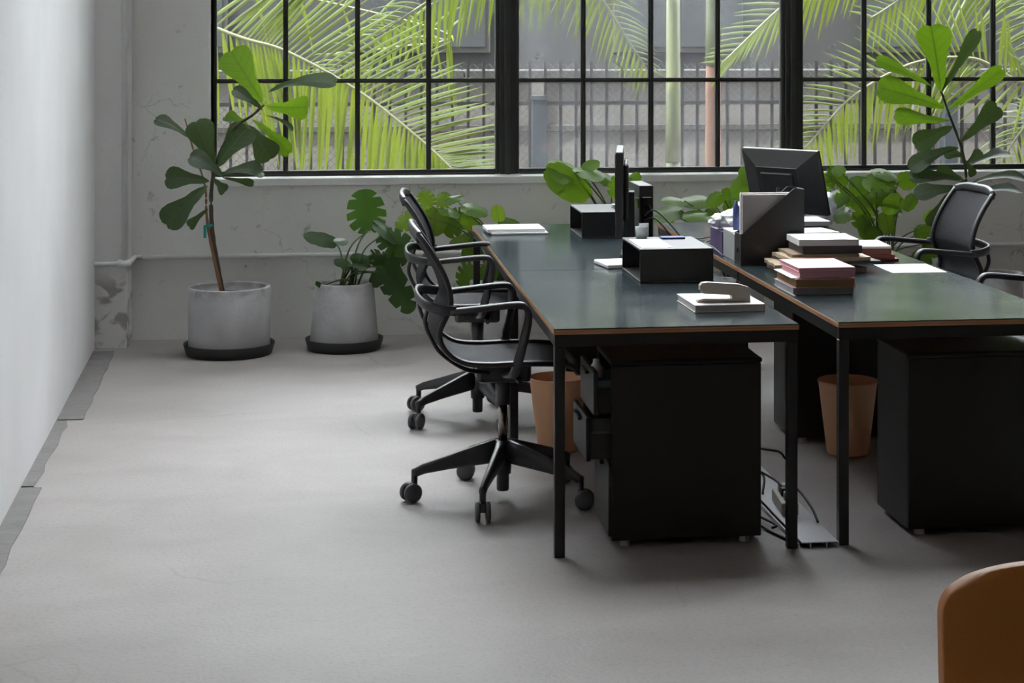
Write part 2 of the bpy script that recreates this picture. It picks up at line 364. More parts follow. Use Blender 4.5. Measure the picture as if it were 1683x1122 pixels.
# partition on the left, set at a slight angle
bm = B(); ya, yb2 = YN, 10.198
def lx(y): return -1.256 + (10.1 - y) * .0377
vs_ = [(lx(ya), ya), (lx(yb2), yb2), (lx(yb2) - .14, yb2), (lx(ya) - .14, ya)]
lo = [bm.verts.new((x, y, 0)) for x, y in vs_]; hi = [bm.verts.new((x, y, ZC)) for x, y in vs_]
for k in range(4): bm.faces.new((lo[k], lo[(k + 1) % 4], hi[(k + 1) % 4], hi[k]))
bm.faces.new(lo[::-1]); bm.faces.new(hi); struct('wall_left', bm, 'smooth_white')
bm = B(); box(bm, XR, XR + .2, YN, YB + .3, 0, ZC); struct('wall_right', bm, 'brown_brick')
bm = B(); box(bm, -1.6, XR, YN - .2, YN, 0, ZC); struct('wall_front', bm, 'brown_brick')
GROUPS = [(-.656, .988), (1.082, 2.699), (2.789, 4.41), (4.50, 6.12), (6.21, 7.83)]  # last two groups lie out of view, added for more daylight
XL, XE = -.656, 7.83
bm = B()
box(bm, -1.6, XL, YB, YB + .3, 0, ZC); box(bm, XE, XR + .2, YB, YB + .3, 0, ZC)
box(bm, XL, XE, YB, YB + .3, 0, SILL - .045); box(bm, XL, XE, YB, YB + .3, HEAD, ZC)
struct('wall_back', bm, 'old_plaster')
bm = B(); box(bm, -1.6, -1.09, 10.20, YB, 0, ZC, .004); struct('pier_corner', bm, 'peeling_plaster')
bm = B(); box(bm, XL, XE, YB - .012, YB + .3, SILL - .045, SILL, .006); struct('trim_1', bm, 'sill_white')
bm = B(); box(bm, XL - .012, XL, YB - .004, YW, SILL, HEAD); struct('trim_2', bm, 'sill_white')

ROWS = [SILL + .03] + [1.446 + .519 * k for k in range(6)] + [HEAD - .03]
for gi, (x0, x1) in enumerate(GROUPS):
    root = empty('window_%d' % (gi + 1), ((x0 + x1) / 2, YW, SILL)); tag(root, kind='structure')
    fw = .022
    for (a, b_, z0, z1) in ((x0, x0 + fw, SILL, HEAD), (x1 - fw, x1, SILL, HEAD), (x0 + fw, x1 - fw, SILL, SILL + .03), (x0 + fw, x1 - fw, HEAD - .03, HEAD)):
        bm = B(); box(bm, a, b_, YW - .03, YW + .03, z0, z1, .004, seg=1); obj('window_frame', bm, 'window_steel', root)
    # flanges on the sash
    bm = B(); box(bm, x0 + fw, x1 - fw, YW - .05, YW - .03, SILL, SILL + .012, .003, seg=1); obj('bottom_rail', bm, 'window_steel', root)
    xs = [x0 + fw] + [x0 + (x1 - x0) * k / 4 for k in (1, 2, 3)] + [x1 - fw]
    for k in (1, 2, 3):
        bm = B(); box(bm, xs[k] - .0145, xs[k] + .0145, YW - .012, YW + .018, SILL + .03, HEAD - .03, .003, seg=1); box(bm, xs[k] - .005, xs[k] + .005, YW - .028, YW - .012, SILL + .03, HEAD - .03); obj('muntin', bm, 'window_steel', root)
    for z in ROWS[1:-1]:
        bm = B(); box(bm, x0 + fw, x1 - fw, YW - .013, YW + .017, z - .0125, z + .0125, .003, seg=1); box(bm, x0 + fw, x1 - fw, YW - .03, YW - .013, z - .004, z + .004); obj('glazing_bar', bm, 'window_steel', root)
    for i in range(4):
        for j in range(7):
            bm = B(); box(bm, xs[i] + (.0145 if i else 0), xs[i + 1] - (.0145 if i < 3 else 0), YW + .002, YW + .006, ROWS[j] + (.0125 if j else 0), ROWS[j + 1] - (.0125 if j < 6 else 0))
            p = obj('pane', bm, 'glass_dusty' if gi in (1, 3) else 'glass_clear', root)
for k in range(len(GROUPS) - 1):      # heavy mullions between the sashes
    a, b_ = GROUPS[k][1], GROUPS[k + 1][0]
    bm = B(); box(bm, a, b_, YW - .045, YW + .04, SILL, HEAD, .004, seg=1); box(bm, a + .03, b_ - .03, YW - .075, YW - .045, SILL, HEAD, .004, seg=1)
    struct('trim_%d' % (k + 3), bm, 'window_steel')

# scraps of old white paint left on the panes
for (u0, v0, u1, v1, wi) in ((880, 90, 892, 90, 2), (878, 98, 881, 95, 2), (881, 95, 884, 99, 2), (1009, 91, 1024, 95, 2), (1008, 101, 1024, 113, 2), (1024, 95, 1018, 104, 2), (1233, 97, 1240, 103, 2), (1236, 105, 1238, 110, 2), (1362, 77, 1374, 75, 2), (1362, 90, 1368, 95, 3), (1370, 90, 1374, 96, 2)):
    wn = bpy.data.objects['window_2' if u0 < 1300 else 'window_3']; a, b_ = at(u0, v0, YW - .0015), at(u1, v1, YW - .0015)
    bm = B(); bar(bm, [a, b_], .003, wi * .0035, V((0, -.01, 1)) if abs(a.x - b_.x) > .01 else V((1, 0, 0))); obj('paint_mark', bm, 'paper_white', wn)
# conduit
bm = B(); tube(bm, [(-1.10, 10.17, 0.0 + .466), (-1.10, 10.17, .466)], .01)
bm.free()
root = empty('conduit_pipe', (-1.07, 10.19, .44)); tag(root, 'white painted pipe run with elbow along the wall below the window', 'pipe')
bm = B(); tube(bm, [(-1.26, 10.182, .463), (-1.09, 10.182, .463)], .014, 12); obj('pipe_section', bm, 'pipe_white', root, True)
bm = B(); tube(bm, [(-1.135, 10.182, .463), (-1.062, 10.182, .463)], .024, 14); obj('elbow_fitting', bm, 'pipe_white', root, True)
bm = B(); tube(bm, [(-1.075, 10.182, .466), (-1.075, YB - .016, .466), (-1.03, YB - .016, .466)], .014, 12); obj('pipe_section', bm, 'pipe_white', root, True)
bm = B(); tube(bm, [(-1.03, YB - .016, .466), (XR, YB - .016, .455)], .0125, 12); obj('pipe_section', bm, 'pipe_white', root, True)
for x in (.9, 2.6, 4.3):
    bm = B(); box(bm, x, x + .02, YB - .034, YB, .435, .485, .003, seg=1); obj('pipe_clip', bm, 'pipe_white', root)
bm = B(); tube(bm, [(-1.098, 10.185, .48), (-1.098, 10.185, ZC)], .0165, 14)
single('riser_pipe', bm, 'pipe_white', 'white vertical pipe running up the corner of the pier', 'pipe', smooth=True)

# ------------------------------------------------------------------ outside
bm = B(); box(bm, -12, 22, YB + .31, 30, -.3, -.1); g = obj('ground_yard', bm, 'outside_ground'); tag(g, kind='structure')
root = empty('boundary_wall', (4, 16.6, -.1)); tag(root, 'pale concrete boundary wall behind the black fence', 'wall')
bm = B(); box(bm, -10, 20, 16.5, 16.75, -.1, 1.34); obj('wall_body', bm, 'outside_wall', root)
for k in range(16):
    bm = B(); box(bm, -10 + k * 1.87, -10 + k * 1.87 + 1.86, 16.45, 16.8, 1.34, 1.42, .01, seg=1); obj('coping_stone', bm, 'coping', root)
for k in range(8):
    bm = B(); box(bm, -9 + k * 3.6, -8.85 + k * 3.6, 16.44, 16.5, -.1, 1.34, .01, seg=1); obj('buttress', bm, 'outside_wall', root)
bm = B(); box(bm, -10, 20, 16.47, 16.5, .86, .92, .006, seg=1); obj('string_course', bm, 'coping', root)
FY_ = 14.3
root = empty('iron_fence', (3.0, FY_, -.1)); tag(root, 'black iron picket fence with diamond wire mesh outside the window', 'fence')
pk = None
for k in range(72):
    x = -1.6 + k * .122
    if pk is None:
        bm = B(); box(bm, -.011, .011, -.011, .011, 0, 1.62); bmesh.ops.pointmerge
        me_o = obj('picket', bm, 'fence_black'); me_o.parent = root; me_o.location = Vector((x, FY_, -.1)) - ORG[root]; pk = me_o
    else:
        o = pk.copy(); C.objects.link(o); o.parent = root; o.location = Vector((x, FY_, -.1)) - ORG[root]
for z in (.1, 1.19):
    bm = B(); box(bm, -1.8, 7.3, FY_ - .02, FY_ + .02, z - .016, z + .016); obj('rail', bm, 'fence_black', root)
for x in (-1.75, 1.64, 5.0):
    bm = B(); box(bm, x - .058, x + .058, FY_ - .06, FY_ + .06, -.1, 1.75 if x < 1 else 1.22, .006, seg=1); box(bm, x - .066, x + .066, FY_ - .07, FY_ + .07, 1.22, 1.25); obj('post', bm, 'post_blue', root)
bm = B(); s = .06; zt, zb = 1.5, -.05; hgt = zt - zb
def wire(a, b_):
    a, b_ = Vector(a), Vector(b_); q = Vector((0, 0, .0022)); p = Vector((.0022, .0022, 0))
    vv = [bm.verts.new(c + d) for c in (a, b_) for d in (q, p, -p)]
    for i in range(3): bm.faces.new((vv[i], vv[(i + 1) % 3], vv[3 + (i + 1) % 3], vv[3 + i]))
k = -1.7 - hgt
while k < 7.2:
    x0, x1 = k, k + hgt; a = max(x0, -1.7); b_ = min(x1, 7.2)
    if b_ > a:
        wire((a, FY_ + .02, zb + (a - x0)), (b_, FY_ + .02, zb + (b_ - x0))); wire((a, FY_ + .026, zt - (a - x0)), (b_, FY_ + .026, zt - (b_ - x0)))
    k += s
o = obj('wire_mesh', bm, 'wire_grey', root); o['kind'] = 'stuff'
# building across the yard
root = empty('neighbour_building', (4, 21, -.1)); tag(root, 'dark low building across the yard seen through the palms', 'building')
bm = B(); box(bm, -12, 22, 20.5, 24, -.1, 5.5); obj('wall', bm, 'facade_dark', root)  # height raised above the view to keep low sky light out of the room
for k in range(9):
    x = -8.4 + k * 2.9
    bm = B(); box(bm, x, x + 1.5, 20.44, 20.5, 1.55, 2.6, .01, seg=1); f = obj('window_frame', bm, 'facade_frame', root)
    for i in range(2):
        bm = B(); box(bm, x + .06 + i * .72, x + .72 + i * .72, 20.42, 20.45, 1.62, 2.54); obj('pane', bm, 'facade_pane', f)
bm = B(); box(bm, -12.2, 22.2, 20.3, 24.2, 5.5, 5.65); obj('roof', bm, 'facade_frame', root)
# pale block pillar behind the trunks
for j in range(5): pass

def leaflet(bm, base, d, L, W, droop, nrm):
    # a folded blade: 5 stations, centre ridge
    d = d.normalized(); s = d.cross(nrm)
    if s.length < 1e-3: s = d.cross(Vector((0, 1, 0)))
    s.normalize(); n = s.cross(d).normalized(); rows = []
    for i, (t, wf) in enumerate(((0, .35), (.25, 1), (.55, .9), (.82, .5), (1, .04))):
        p = base + d * (L * t) + Vector((0, 0, -1)) * (droop * L * t * t)
        rows.append((bm.verts.new(p - s * W * wf * .5 - n * W * wf * .16), bm.verts.new(p), bm.verts.new(p + s * W * wf * .5 - n * W * wf * .16)))
    for a, b_ in zip(rows, rows[1:]):
        bm.faces.new((a[0], a[1], b_[1], b_[0])); bm.faces.new((a[1], a[2], b_[2], b_[1]))
def frond(parent, ctrl, va, vb, L, n, W=.034, fwd=.6, droop=(.35, .35), seed=1, t0=.12, rad=.012, leafmat='palm_leaf'):
    rnd = random.Random(seed); pts = spline(ctrl, 10); bm = B()
    m = len(pts); tube(bm, pts, [rad * (1 - .8 * i / (m - 1)) + .003 for i in range(m)], 6)
    fo = obj('frond', bm, 'palm_rib', parent, True)
    bm = B(); va, vb = Vector(va), Vector(vb)
    for k in range(n):
        t = t0 + (1 - t0) * (k + .5) / n; f = t * (m - 1); i = min(int(f), m - 2); p = pts[i].lerp(pts[i + 1], f - i); T = (pts[i + 1] - pts[i]).normalized()
        for sgn, v, dr in ((0, va, droop[0]), (1, vb, droop[1])):
            side = (v - T * v.dot(T)).normalized(); ln = L * (1.0 - .55 * max(0, (t - .55) / .45) ** 1.5) * min(1, .55 + t * 1.5) * rnd.uniform(.85, 1.08)
            ff = fwd + .9 * max(0, t - .6) + rnd.uniform(-.08, .08)
            d = side + T * ff + Vector((0, rnd.uniform(-.18, .18), 0))
            leaflet(bm, p, d, ln, W * rnd.uniform(.8, 1.1), dr * rnd.uniform(.7, 1.3), Vector((0, -.7, .7)))
    lf = obj('leaflets', bm, leafmat, fo); lf['kind'] = 'stuff'
    return fo
def palm(name_label, x, y, r, crown, mats2=None, green_from=1.4):
    root = empty('palm_tree', (x, y, -.1)); tag(root, name_label, 'palm tree', 'palms in the yard')
    bm = B(); zs = [-.1 + i * (green_from + .1) / 8 for i in range(9)]
    tube(bm, [(x, y, z) for z in zs], [r * 1.12 - .01 * i / 8 + (.004 if i % 2 else 0) for i in range(9)], 16); obj('trunk', bm, mats2 or 'palm_brown_trunk', root, True)
    bm = B(); tube(bm, [(x, y, green_from), (x, y, green_from + .3), (x, y, crown)], [r * 1.06, r * 1.0, r * .8], 16); obj('crownshaft', bm, 'palm_green_trunk', root, True)
    return root
pA = palm('slender green-trunked palm beside the orange-brown palm trunk', 2.49, 13.1, .055, 3.0, 'palm_green_trunk', .8)
pB = palm('palm with orange-brown lower trunk behind the dusty middle window', 2.83, 13.3, .056, 2.9, None, 1.50)
pL = palm('palm whose sunlit frond arches across the left window', -1.7, 12.4, .09, 2.3)
pR = palm('palm with broad fronds behind the right-hand fig tree', 5.35, 12.9, .09, 2.4)

def fr(parent, Y, pix, va, vb, L, n, base=None, **k):
    ys = Y if isinstance(Y, (list, tuple)) else [Y] * len(pix)
    ctrl = ([V(base)] if base else []) + [at(u, v, yy) for (u, v), yy in zip(pix, ys)]
    return frond(parent, ctrl, va, vb, L, n, **k)
# left palm
fr(pL, [12.3, 12.25, 12.2, 12.1, 12.0], [(365, 50), (470, 84), (590, 150), (690, 228), (748, 282)], (.25, 0, 1), (.22, .05, -1), .74, 60, (-1.7, 12.4, 2.2), seed=3, droop=(.05, .12), fwd=.5, W=.033)
fr(pL, [13.3, 13.4, 13.4], [(720, 50), (610, 85), (530, 135)], (-.4, 0, .8), (.1, 0, -1), .42, 24, (-1.7, 12.4, 2.3), seed=6, W=.024)
# palms behind the middle window
fr(pB, [13.0, 12.7, 12.5, 12.4], [(1000, -190), (860, -70), (740, -20), (615, 62)], (-.2, 0, .9), (.05, -.1, -1), .42, 42, (2.83, 13.3, 2.9), seed=8, droop=(.3, .25), W=.028)
fr(pB, [12.8, 12.6, 12.4], [(1060, -170), (930, -110), (800, -80)], (.2, 0, .9), (.25, -.1, -1), .62, 30, (2.83, 13.3, 2.9), seed=9, droop=(.3, .3), W=.028)
fr(pA, [13.0, 12.9, 12.9, 12.9], [(960, -150), (960, -60), (1010, 30), (1066, 118)], (.7, 0, .8), (-.5, 0, -.8), .34, 32, (2.49, 13.1, 3.0), seed=10, W=.022)
fr(pA, [12.9, 12.8, 12.7], [(1030, -170), (900, -130), (830, -70)], (.6, 0, .4), (.35, 0, -1), .55, 30, (2.49, 13.1, 3.0), seed=11, W=.024)
# right palm
fr(pR, [12.6, 12.4, 12.3, 12.2], [(1560, -150), (1440, -90), (1310, -10), (1186, 104)], (-.8, 0, .5), (-.7, 0, -.7), .42, 44, (5.35, 12.9, 2.4), seed=12, droop=(.1, .25), fwd=.9, W=.028)
fr(pR, [12.3, 12.2, 12.1, 12.0, 12.0], [(1700, 130), (1600, 96), (1500, 104), (1400, 160), (1322, 245)], (-.1, 0, 1), (-.05, 0, -1), .50, 46, (5.35, 12.9, 2.1), seed=13, droop=(.1, .15), W=.028)
fr(pR, [12.6, 12.6, 12.5, 12.4], [(1760, 40), (1660, -20), (1540, -30), (1430, 30)], (-.2, 0, 1), (-.15, 0, -1), .45, 40, (5.35, 12.9, 2.4), seed=14, droop=(.1, .2), W=.028)
fr(pR, [12.7, 12.9, 13.0], [(1740, 170), (1690, 200), (1630, 290)], (-.5, 0, .8), (.4, 0, -1), .35, 26, (5.35, 12.9, 2.1), seed=15, W=.024)
fr(pR, [12.3, 12.3, 12.3], [(1780, 120), (1740, 40), (1690, -60)], (-1, 0, .3), (1, 0, -.1), .5, 30, (5.35, 12.9, 2.2), seed=17)

# ------------------------------------------------------------------ desks
def desk(x0, x1, y0, y1, label):
    root = empty('desk', ((x0 + x1) / 2, (y0 + y1) / 2, 0)); tag(root, label, 'desk', 'dark desks in two rows')
    bm = B(); box(bm, x0, x1, y0, y1, .722, .7385, .001, seg=1); obj('plywood_core', bm, 'plywood_edge', root)
    bm = B(); box(bm, x0 + .001, x1 - .001, y0 + .001, y1 - .001, .7385, .7415, .001, seg=1); obj('linoleum_top', bm, 'dark_linoleum', root)
    t = .034; i = .004
    for (a, b_, c, d) in ((x0 + i, x1 - i, y0 + i, y0 + i + t), (x0 + i, x1 - i, y1 - i - t, y1 - i), (x0 + i, x0 + i + t, y0 + i + t, y1 - i - t), (x1 - i - t, x1 - i, y0 + i + t, y1 - i - t)):
        bm = B(); box(bm, a, b_, c, d, .682, .722, .002, seg=1); obj('apron_rail', bm, 'black_steel', root)
    for xx in (x0 + i, x1 - i - t):
        for yy in (y0 + i, y1 - i - t):
            bm = B(); box(bm, xx, xx + t, yy, yy + t, 0, .682, .002, seg=1); obj('leg', bm, 'black_steel', root)
    return root
LX0, LX1, RX0, RX1 = .72, 1.535, 1.672, 2.49
desk(LX0, LX1, 5.855, 7.365, 'near dark-topped desk of the left row with orange-brown plywood edge, stapler on it')
desk(LX0, LX1, 7.372, 9.24, 'far dark-topped desk of the left row, carrying the edge-on monitor')
desk(RX0, RX1, 5.87, 7.380, 'near dark-topped desk of the right row, carrying the pink boxes')
desk(RX0, RX1, 7.388, 9.24, 'far dark-topped desk of the right row, carrying the tilted monitor')

def rounded_box(bm, x0, x1, y0, y1, z0, z1, r):
    # front (y) profile with rounded corners in x-z, extruded along y
    pts = []
    for (cx, cz, a0) in ((x1 - r, z1 - r, 0), (x0 + r, z1 - r, 90), (x0 + r, z0 + r, 180), (x1 - r, z0 + r, 270)):
        for k in range(6):
            a = math.radians(a0 + 18 * k); pts.append((cx + r * math.cos(a), cz + r * math.sin(a)))
    A = [bm.verts.new((x, y0, z)) for x, z in pts]; D = [bm.verts.new((x, y1, z)) for x, z in pts]; n = len(pts)
    for k in range(n): bm.faces.new((A[k], A[(k + 1) % n], D[(k + 1) % n], D[k]))
    bm.faces.new(A[::-1]); bm.faces.new(D)
def pedestal(x0, x1, y0, y1, label, face, opens):
    root = empty('drawer_pedestal', ((x0 + x1) / 2, (y0 + y1) / 2, 0)); tag(root, label, 'drawer unit', 'black pedestals under the desks')
    z0, z1 = .022, .60
    bm = B(); t = .016
    box(bm, x0, x1, y0, y0 + t, z0, z1, .004); obj('side_panel', bm, 'black_laminate', root)
    bm = B(); box(bm, x0, x1, y1 - t, y1, z0, z1, .004); obj('side_panel', bm, 'black_laminate', root)
    bm = B(); box(bm, x0 - .004, x1 + .004, y0 - .004, y1 + .004, z1, z1 + .018, .008, seg=3); obj('top_panel', bm, 'black_laminate', root)
    bm = B(); box(bm, x0, x1, y0 + t, y1 - t, z0, z0 + t); obj('bottom_panel', bm, 'black_laminate', root)
    bx = (x1 - t, x1) if face < 0 else (x0, x0 + t)
    bm = B(); box(bm, bx[0], bx[1], y0 + t, y1 - t, z0 + t, z1); obj('back_panel', bm, 'black_laminate', root)
    hs = [(.04, .285), (.29, .435), (.44, .588)]
    for (a, b_), op in zip(hs, opens):
        d0, d1 = (x0 + .005 - op, x1 - .07 - op) if face < 0 else (x0 + .07 + op, x1 - .005 + op)
        ya, yb_ = y0 + t + .004, y1 - t - .004; q = .008; zt = b_ - .012; zl = zt - (b_ - a) * .35
        bm = B(); box(bm, d0, d1, ya, yb_, a, a + q); box(bm, d0, d1, ya, ya + q, a + q, zl); box(bm, d0, d1, yb_ - q, yb_, a + q, zl)
        bk = (d1 - q, d1) if face < 0 else (d0, d0 + q); box(bm, bk[0], bk[1], ya, yb_, a + q, zl)
        dr = obj('drawer', bm, 'black_laminate', root)
        fx = (d0 - .016, d0) if face < 0 else (d1, d1 + .016)
        bm = B(); box(bm, fx[0], fx[1], y0 + .001, y1 - .001, a - .003, b_ - .004, .004); obj('drawer_front', bm, 'black_laminate', dr)
        hx = fx[0] - .014 if face < 0 else fx[1]
        bm = B(); box(bm, hx, hx + .014, (y0 + y1) / 2 - .06, (y0 + y1) / 2 + .06, b_ - .03, b_ - .02, .003, seg=1); obj('handle', bm, 'black_steel', dr)
    for xx in (x0 + .03, x1 - .07):
        for yy in (y0 + .02, y1 - .05):
            bm = B(); lathe(bm, [(0, 0), (.018, 0), (.018, .018), (.012, .022), (0, .022)], (xx + .02, yy + .015, 0), 12); obj('foot', bm, 'strip_beige', root)
    return root
pedestal(.925, 1.43, 5.95, 6.27, 'black pedestal under the near left desk with its drawers pulled open', -1, (.0, .075, .05))
pedestal(1.94, 2.45, 5.955, 6.31, 'black pedestal under the near right desk at the frame edge', 1, (0, 0, 0))
pedestal(1.915, 2.42, 7.40, 7.74, 'black pedestal behind the wastebasket of the right row', 1, (0, 0, 0))
pedestal(1.00, 1.45, 7.70, 8.03, 'black pedestal farther back under the left row', 1, (0, 0, 0))
# things in the open drawers
bm = B(); box(bm, .885, 1.00, 6.0, 6.21, .449, .60 - .055, .004); single('file_box', bm, 'box_blue', 'pale blue box standing in the open top drawer', 'box')
bm = B(); box(bm, .862, .98, 6.0, 6.21, .299, .375, .004); single('file_box', bm, 'paper_grey', 'grey box in the open middle drawer', 'box')
bm = B(); lathe(bm, [(0, 0), (.022, 0), (.024, .03), (.012, .05), (.012, .06), (0, .062)], (.890, 6.06, .546), 16); single('glass_jar', bm, 'plastic_clear', 'small clear jar on the blue box in the drawer', 'jar', smooth=True)

# ------------------------------------------------------------------ office chairs
def build_chair():
    root = empty('office_chair')
    hw = .235
    prof = [(.25, .495), (.20, .525), (.05, .532), (-.08, .530), (-.17, .543), (-.228, .588), (-.246, .645), (-.222, .705), (-.205, .755), (-.222, .83), (-.262, .91), (-.318, .99)]
    sp = [(p.x, p.z) for p in spline([(x, 0, z) for x, z in prof], 4)]
    for sg in (-1, 1):
        bm = B(); n = len(sp)
        bar(bm, [(x, sg * hw * (1 - .10 * max(0, (z - .7) / .3)), z) for x, z in sp], .020, .030, Vector((0, 1, 0)) if False else Vector((0, sg, 0.001)))
        obj('side_frame', bm, 'chair_plastic', root, True)
    def membrane(name, lo_, hi_, sag, mm):
        seg = [p for p in sp][lo_:hi_]; bm = B(); rows = []
        for x, z in seg:
            wv = hw * (1 - .10 * max(0, (z - .7) / .3)); row = []
            for k in range(9):
                u = -1 + 2 * k / 8; d = sag * (1 - u * u)
                row.append((x, u * wv, z, d))
            rows.append(row)
        def nrm(i):
            a, b_ = seg[max(0, i - 1)], seg[min(len(seg) - 1, i + 1)]; t = Vector((b_[0] - a[0], 0, b_[1] - a[1])).normalized(); return Vector((t.z, 0, -t.x))
        top = []; bot = []
        for i, row in enumerate(rows):
            nn = nrm(i)
            top.append([bm.verts.new(V((x, y, z)) + nn * (-d) + V((0, 0, 0))) for x, y, z, d in row]); bot.append([bm.verts.new(V((x, y, z)) + nn * (-d - .006)) for x, y, z, d in row])
        for S_ in (top, bot):
            for a, b_ in zip(S_, S_[1:]):
                for k in range(8): bm.faces.new((a[k], a[k + 1], b_[k + 1], b_[k]))
        for a, b_ in ((top[0], bot[0]), (top[-1], bot[-1])):
            for k in range(8): bm.faces.new((a[k], a[k + 1], b_[k + 1], b_[k]))
        for k in (0, 8):
            for i in range(len(top) - 1): bm.faces.new((top[i][k], top[i + 1][k], bot[i + 1][k], bot[i][k]))
        obj(name, bm, mm, root, True)
    n = len(sp)
    membrane('seat', 0, 22, .012, 'chair_mesh'); membrane('backrest', 21, n, .02, 'chair_mesh')
    bm = B(); x, z = sp[-1]; bar(bm, spline([(x + .004, -.212, z - .01), (x - .012, -.12, z + .006), (x - .016, 0, z + .008), (x - .012, .12, z + .006), (x + .004, .212, z - .01)], 5), .020, .038); obj('top_rail', bm, 'chair_plastic', root, True)
    bm = B(); x, z = sp[0]; bar(bm, [(x, -hw, z), (x + .012, 0, z - .006), (x, hw, z)], .03, .02); obj('front_rail', bm, 'chair_plastic', root, True)
    # yoke that carries the arms round the back
    bm = B(); bar(bm, spline([(-.19, -.262, .726), (-.250, -.258, .733), (-.298, -.20, .745), (-.315, 0, .750), (-.298, .20, .745), (-.250, .258, .733), (-.19, .262, .726)], 6), .014, .034); obj('yoke', bm, 'chair_plastic', root, True)
    for sg in (-1, 1):
        bm = B(); bar(bm, spline([(-.285, sg * .215, .735), (-.295, sg * .21, .68), (-.272, sg * .20, .62), (-.235, sg * .19, .565), (-.15, sg * .13, .50), (-.06, sg * .05, .47)], 5), .014, .022, V((0, sg, .001))); obj('yoke_strut', bm, 'chair_plastic', root, True)
        bm = B(); bar(bm, spline([(-.21, sg * .255, .722), (-.10, sg * .262, .733), (.02, sg * .265, .744), (.055, sg * .265, .735), (.066, sg * .264, .700), (.05, sg * .26, .62), (.032, sg * .25, .545), (.02, sg * .20, .49), (.005, sg * .08, .462)], 5), .034, .022, V((0, 0, 1)) if False else V((.3, 0, 1))); obj('armrest', bm, 'chair_plastic', root, True)
    bm = B(); box(bm, -.10, .10, -.055, .055, .43, .50, .015); box(bm, .03, .055, -.16, -.05, .455, .468, .004); obj('tilt_mechanism', bm, 'chair_plastic', root)
    bm = B(); tube(bm, [(.04, -.15, .46), (.045, -.19, .455)], .009, 10); obj('lever', bm, 'chair_plastic', root)
    bm = B(); lathe(bm, [(0, .345), (.026, .345), (.028, .44), (0, .44)], seg=20); obj('column_cover', bm, 'chair_plastic', root, True)
    bm = B(); lathe(bm, [(0, .205), (.0165, .205), (.0165, .345), (0, .345)], seg=20); obj('gas_lift', bm, 'chrome_dark', root, True)
    bm = B(); lathe(bm, [(0, .03), (.021, .03), (.023, .036), (.023, .088), (.030, .092), (.033, .15), (.036, .20), (.03, .212), (0, .212)], seg=20); obj('hub', bm, 'chair_plastic', root, True)
    R_ = .325
    for k in range(5):
        a = math.radians(180 + 72 * k); ca, sa = math.cos(a), math.sin(a)
        P = lambda r, z: (r * ca, r * sa, z)
        bm = B(); bar(bm, [P(.02, .176), P(.08, .164), P(.2, .138), P(.29, .117), P(.315, .106), P(.330, .102)], [.038, .036, .030, .026, .026, .024], [.082, .072, .048, .034, .03, .026], V((-ca * .001, -sa * .001, 1))); obj('base_leg', bm, 'chair_plastic', root, True)
        bm = B(); sw = a + (.42, .31, .45, 2.2, 1.1)[k]; cs, sn = math.cos(sw), math.sin(sw); off = .012
        c = V(P(R_, 0)) + V((cs * off, sn * off, 0))
        tube(bm, [P(.322, .112), P(.323, .06)], [.0125, .0115], 10, V((ca, sa, 0)))
        box(bm, c.x - .017, c.x + .017, c.y - .0105, c.y + .0105, .034, .070, .004, rot=sw, piv=(c.x, c.y, .05)); ca_o = obj('caster', bm, 'chair_plastic', root)
        for sg in (-1, 1):
            bm = B(); ax = V((-sn, cs, 0)); p = c + V((0, 0, .0345)); pr = []
            pts = [p + ax * sg * q for q in (.010, .012, .024, .027)]
            tube(bm, pts, [.028, .0345, .0345, .028], 20, V((0, 0, 1))); obj('wheel', bm, 'caster_rubber', ca_o, True)
    return root
chair = build_chair()
def put_chair(o, x, y, rz, label):
    o.location = (x, y, 0); o.rotation_euler = (0, 0, rz); tag(o, label, 'office chair', 'black mesh office chairs'); return o
spares = [copy_tree(chair) for _ in range(3)]
put_chair(chair, .632, 6.66, 0, 'black mesh office chair nearest the camera, at the left side of the left desk row')
put_chair(spares[0], .655, 8.09, math.radians(-5), 'black mesh office chair behind the nearest one on the left side')
for ch in spares[0].children:           # the star base of this chair stands turned under its seat
    if ch.name.startswith(('base_leg', 'caster')): ch.rotation_euler = (0, 0, math.radians(38))
put_chair(spares[1], 2.63, 8.06, PI + math.radians(3), 'black mesh office chair on the right side of the desks, backrest before the fig tree')
put_chair(spares[2], 2.62, 6.68, PI, 'black mesh office chair at the right frame edge, only its armrest showing')

# ------------------------------------------------------------------ wastebaskets
def bin_(x, y, label, s=1.0):
    root = empty('wastebasket', (x, y, 0)); tag(root, label, 'wastebasket', 'tan wastebaskets')
    bm = B(); lathe(bm, [(0, 0), (.080 * s, 0), (.083 * s, .006), (.117 * s, .292), (.1185 * s, .294), (.116 * s, .295), (.112 * s, .29), (.079 * s, .012), (0, .010)], (x, y, 0), 48)
    obj('shell', bm, 'bin_cork', root, True)
    bm = B(); t = 0.0
    tube(bm, [(x, y - .0995 * s, .14), (x, y - .0996 * s, .15)], .0005, 4); bm.free()
    bm = B(); lathe(bm, [(.1165 * s, .288), (.1205 * s, .291), (.1205 * s, .297), (.1165 * s, .299), (.1145 * s, .294)], (x, y, 0), 48, closed=True); obj('rim', bm, 'bin_cork', root, True)
bin_(.932, 7.43, 'tan wastebasket beside the leg of the near left desk'); bin_(2.09, 7.20, 'tan wastebasket between the two pedestals of the right row', 1.02)

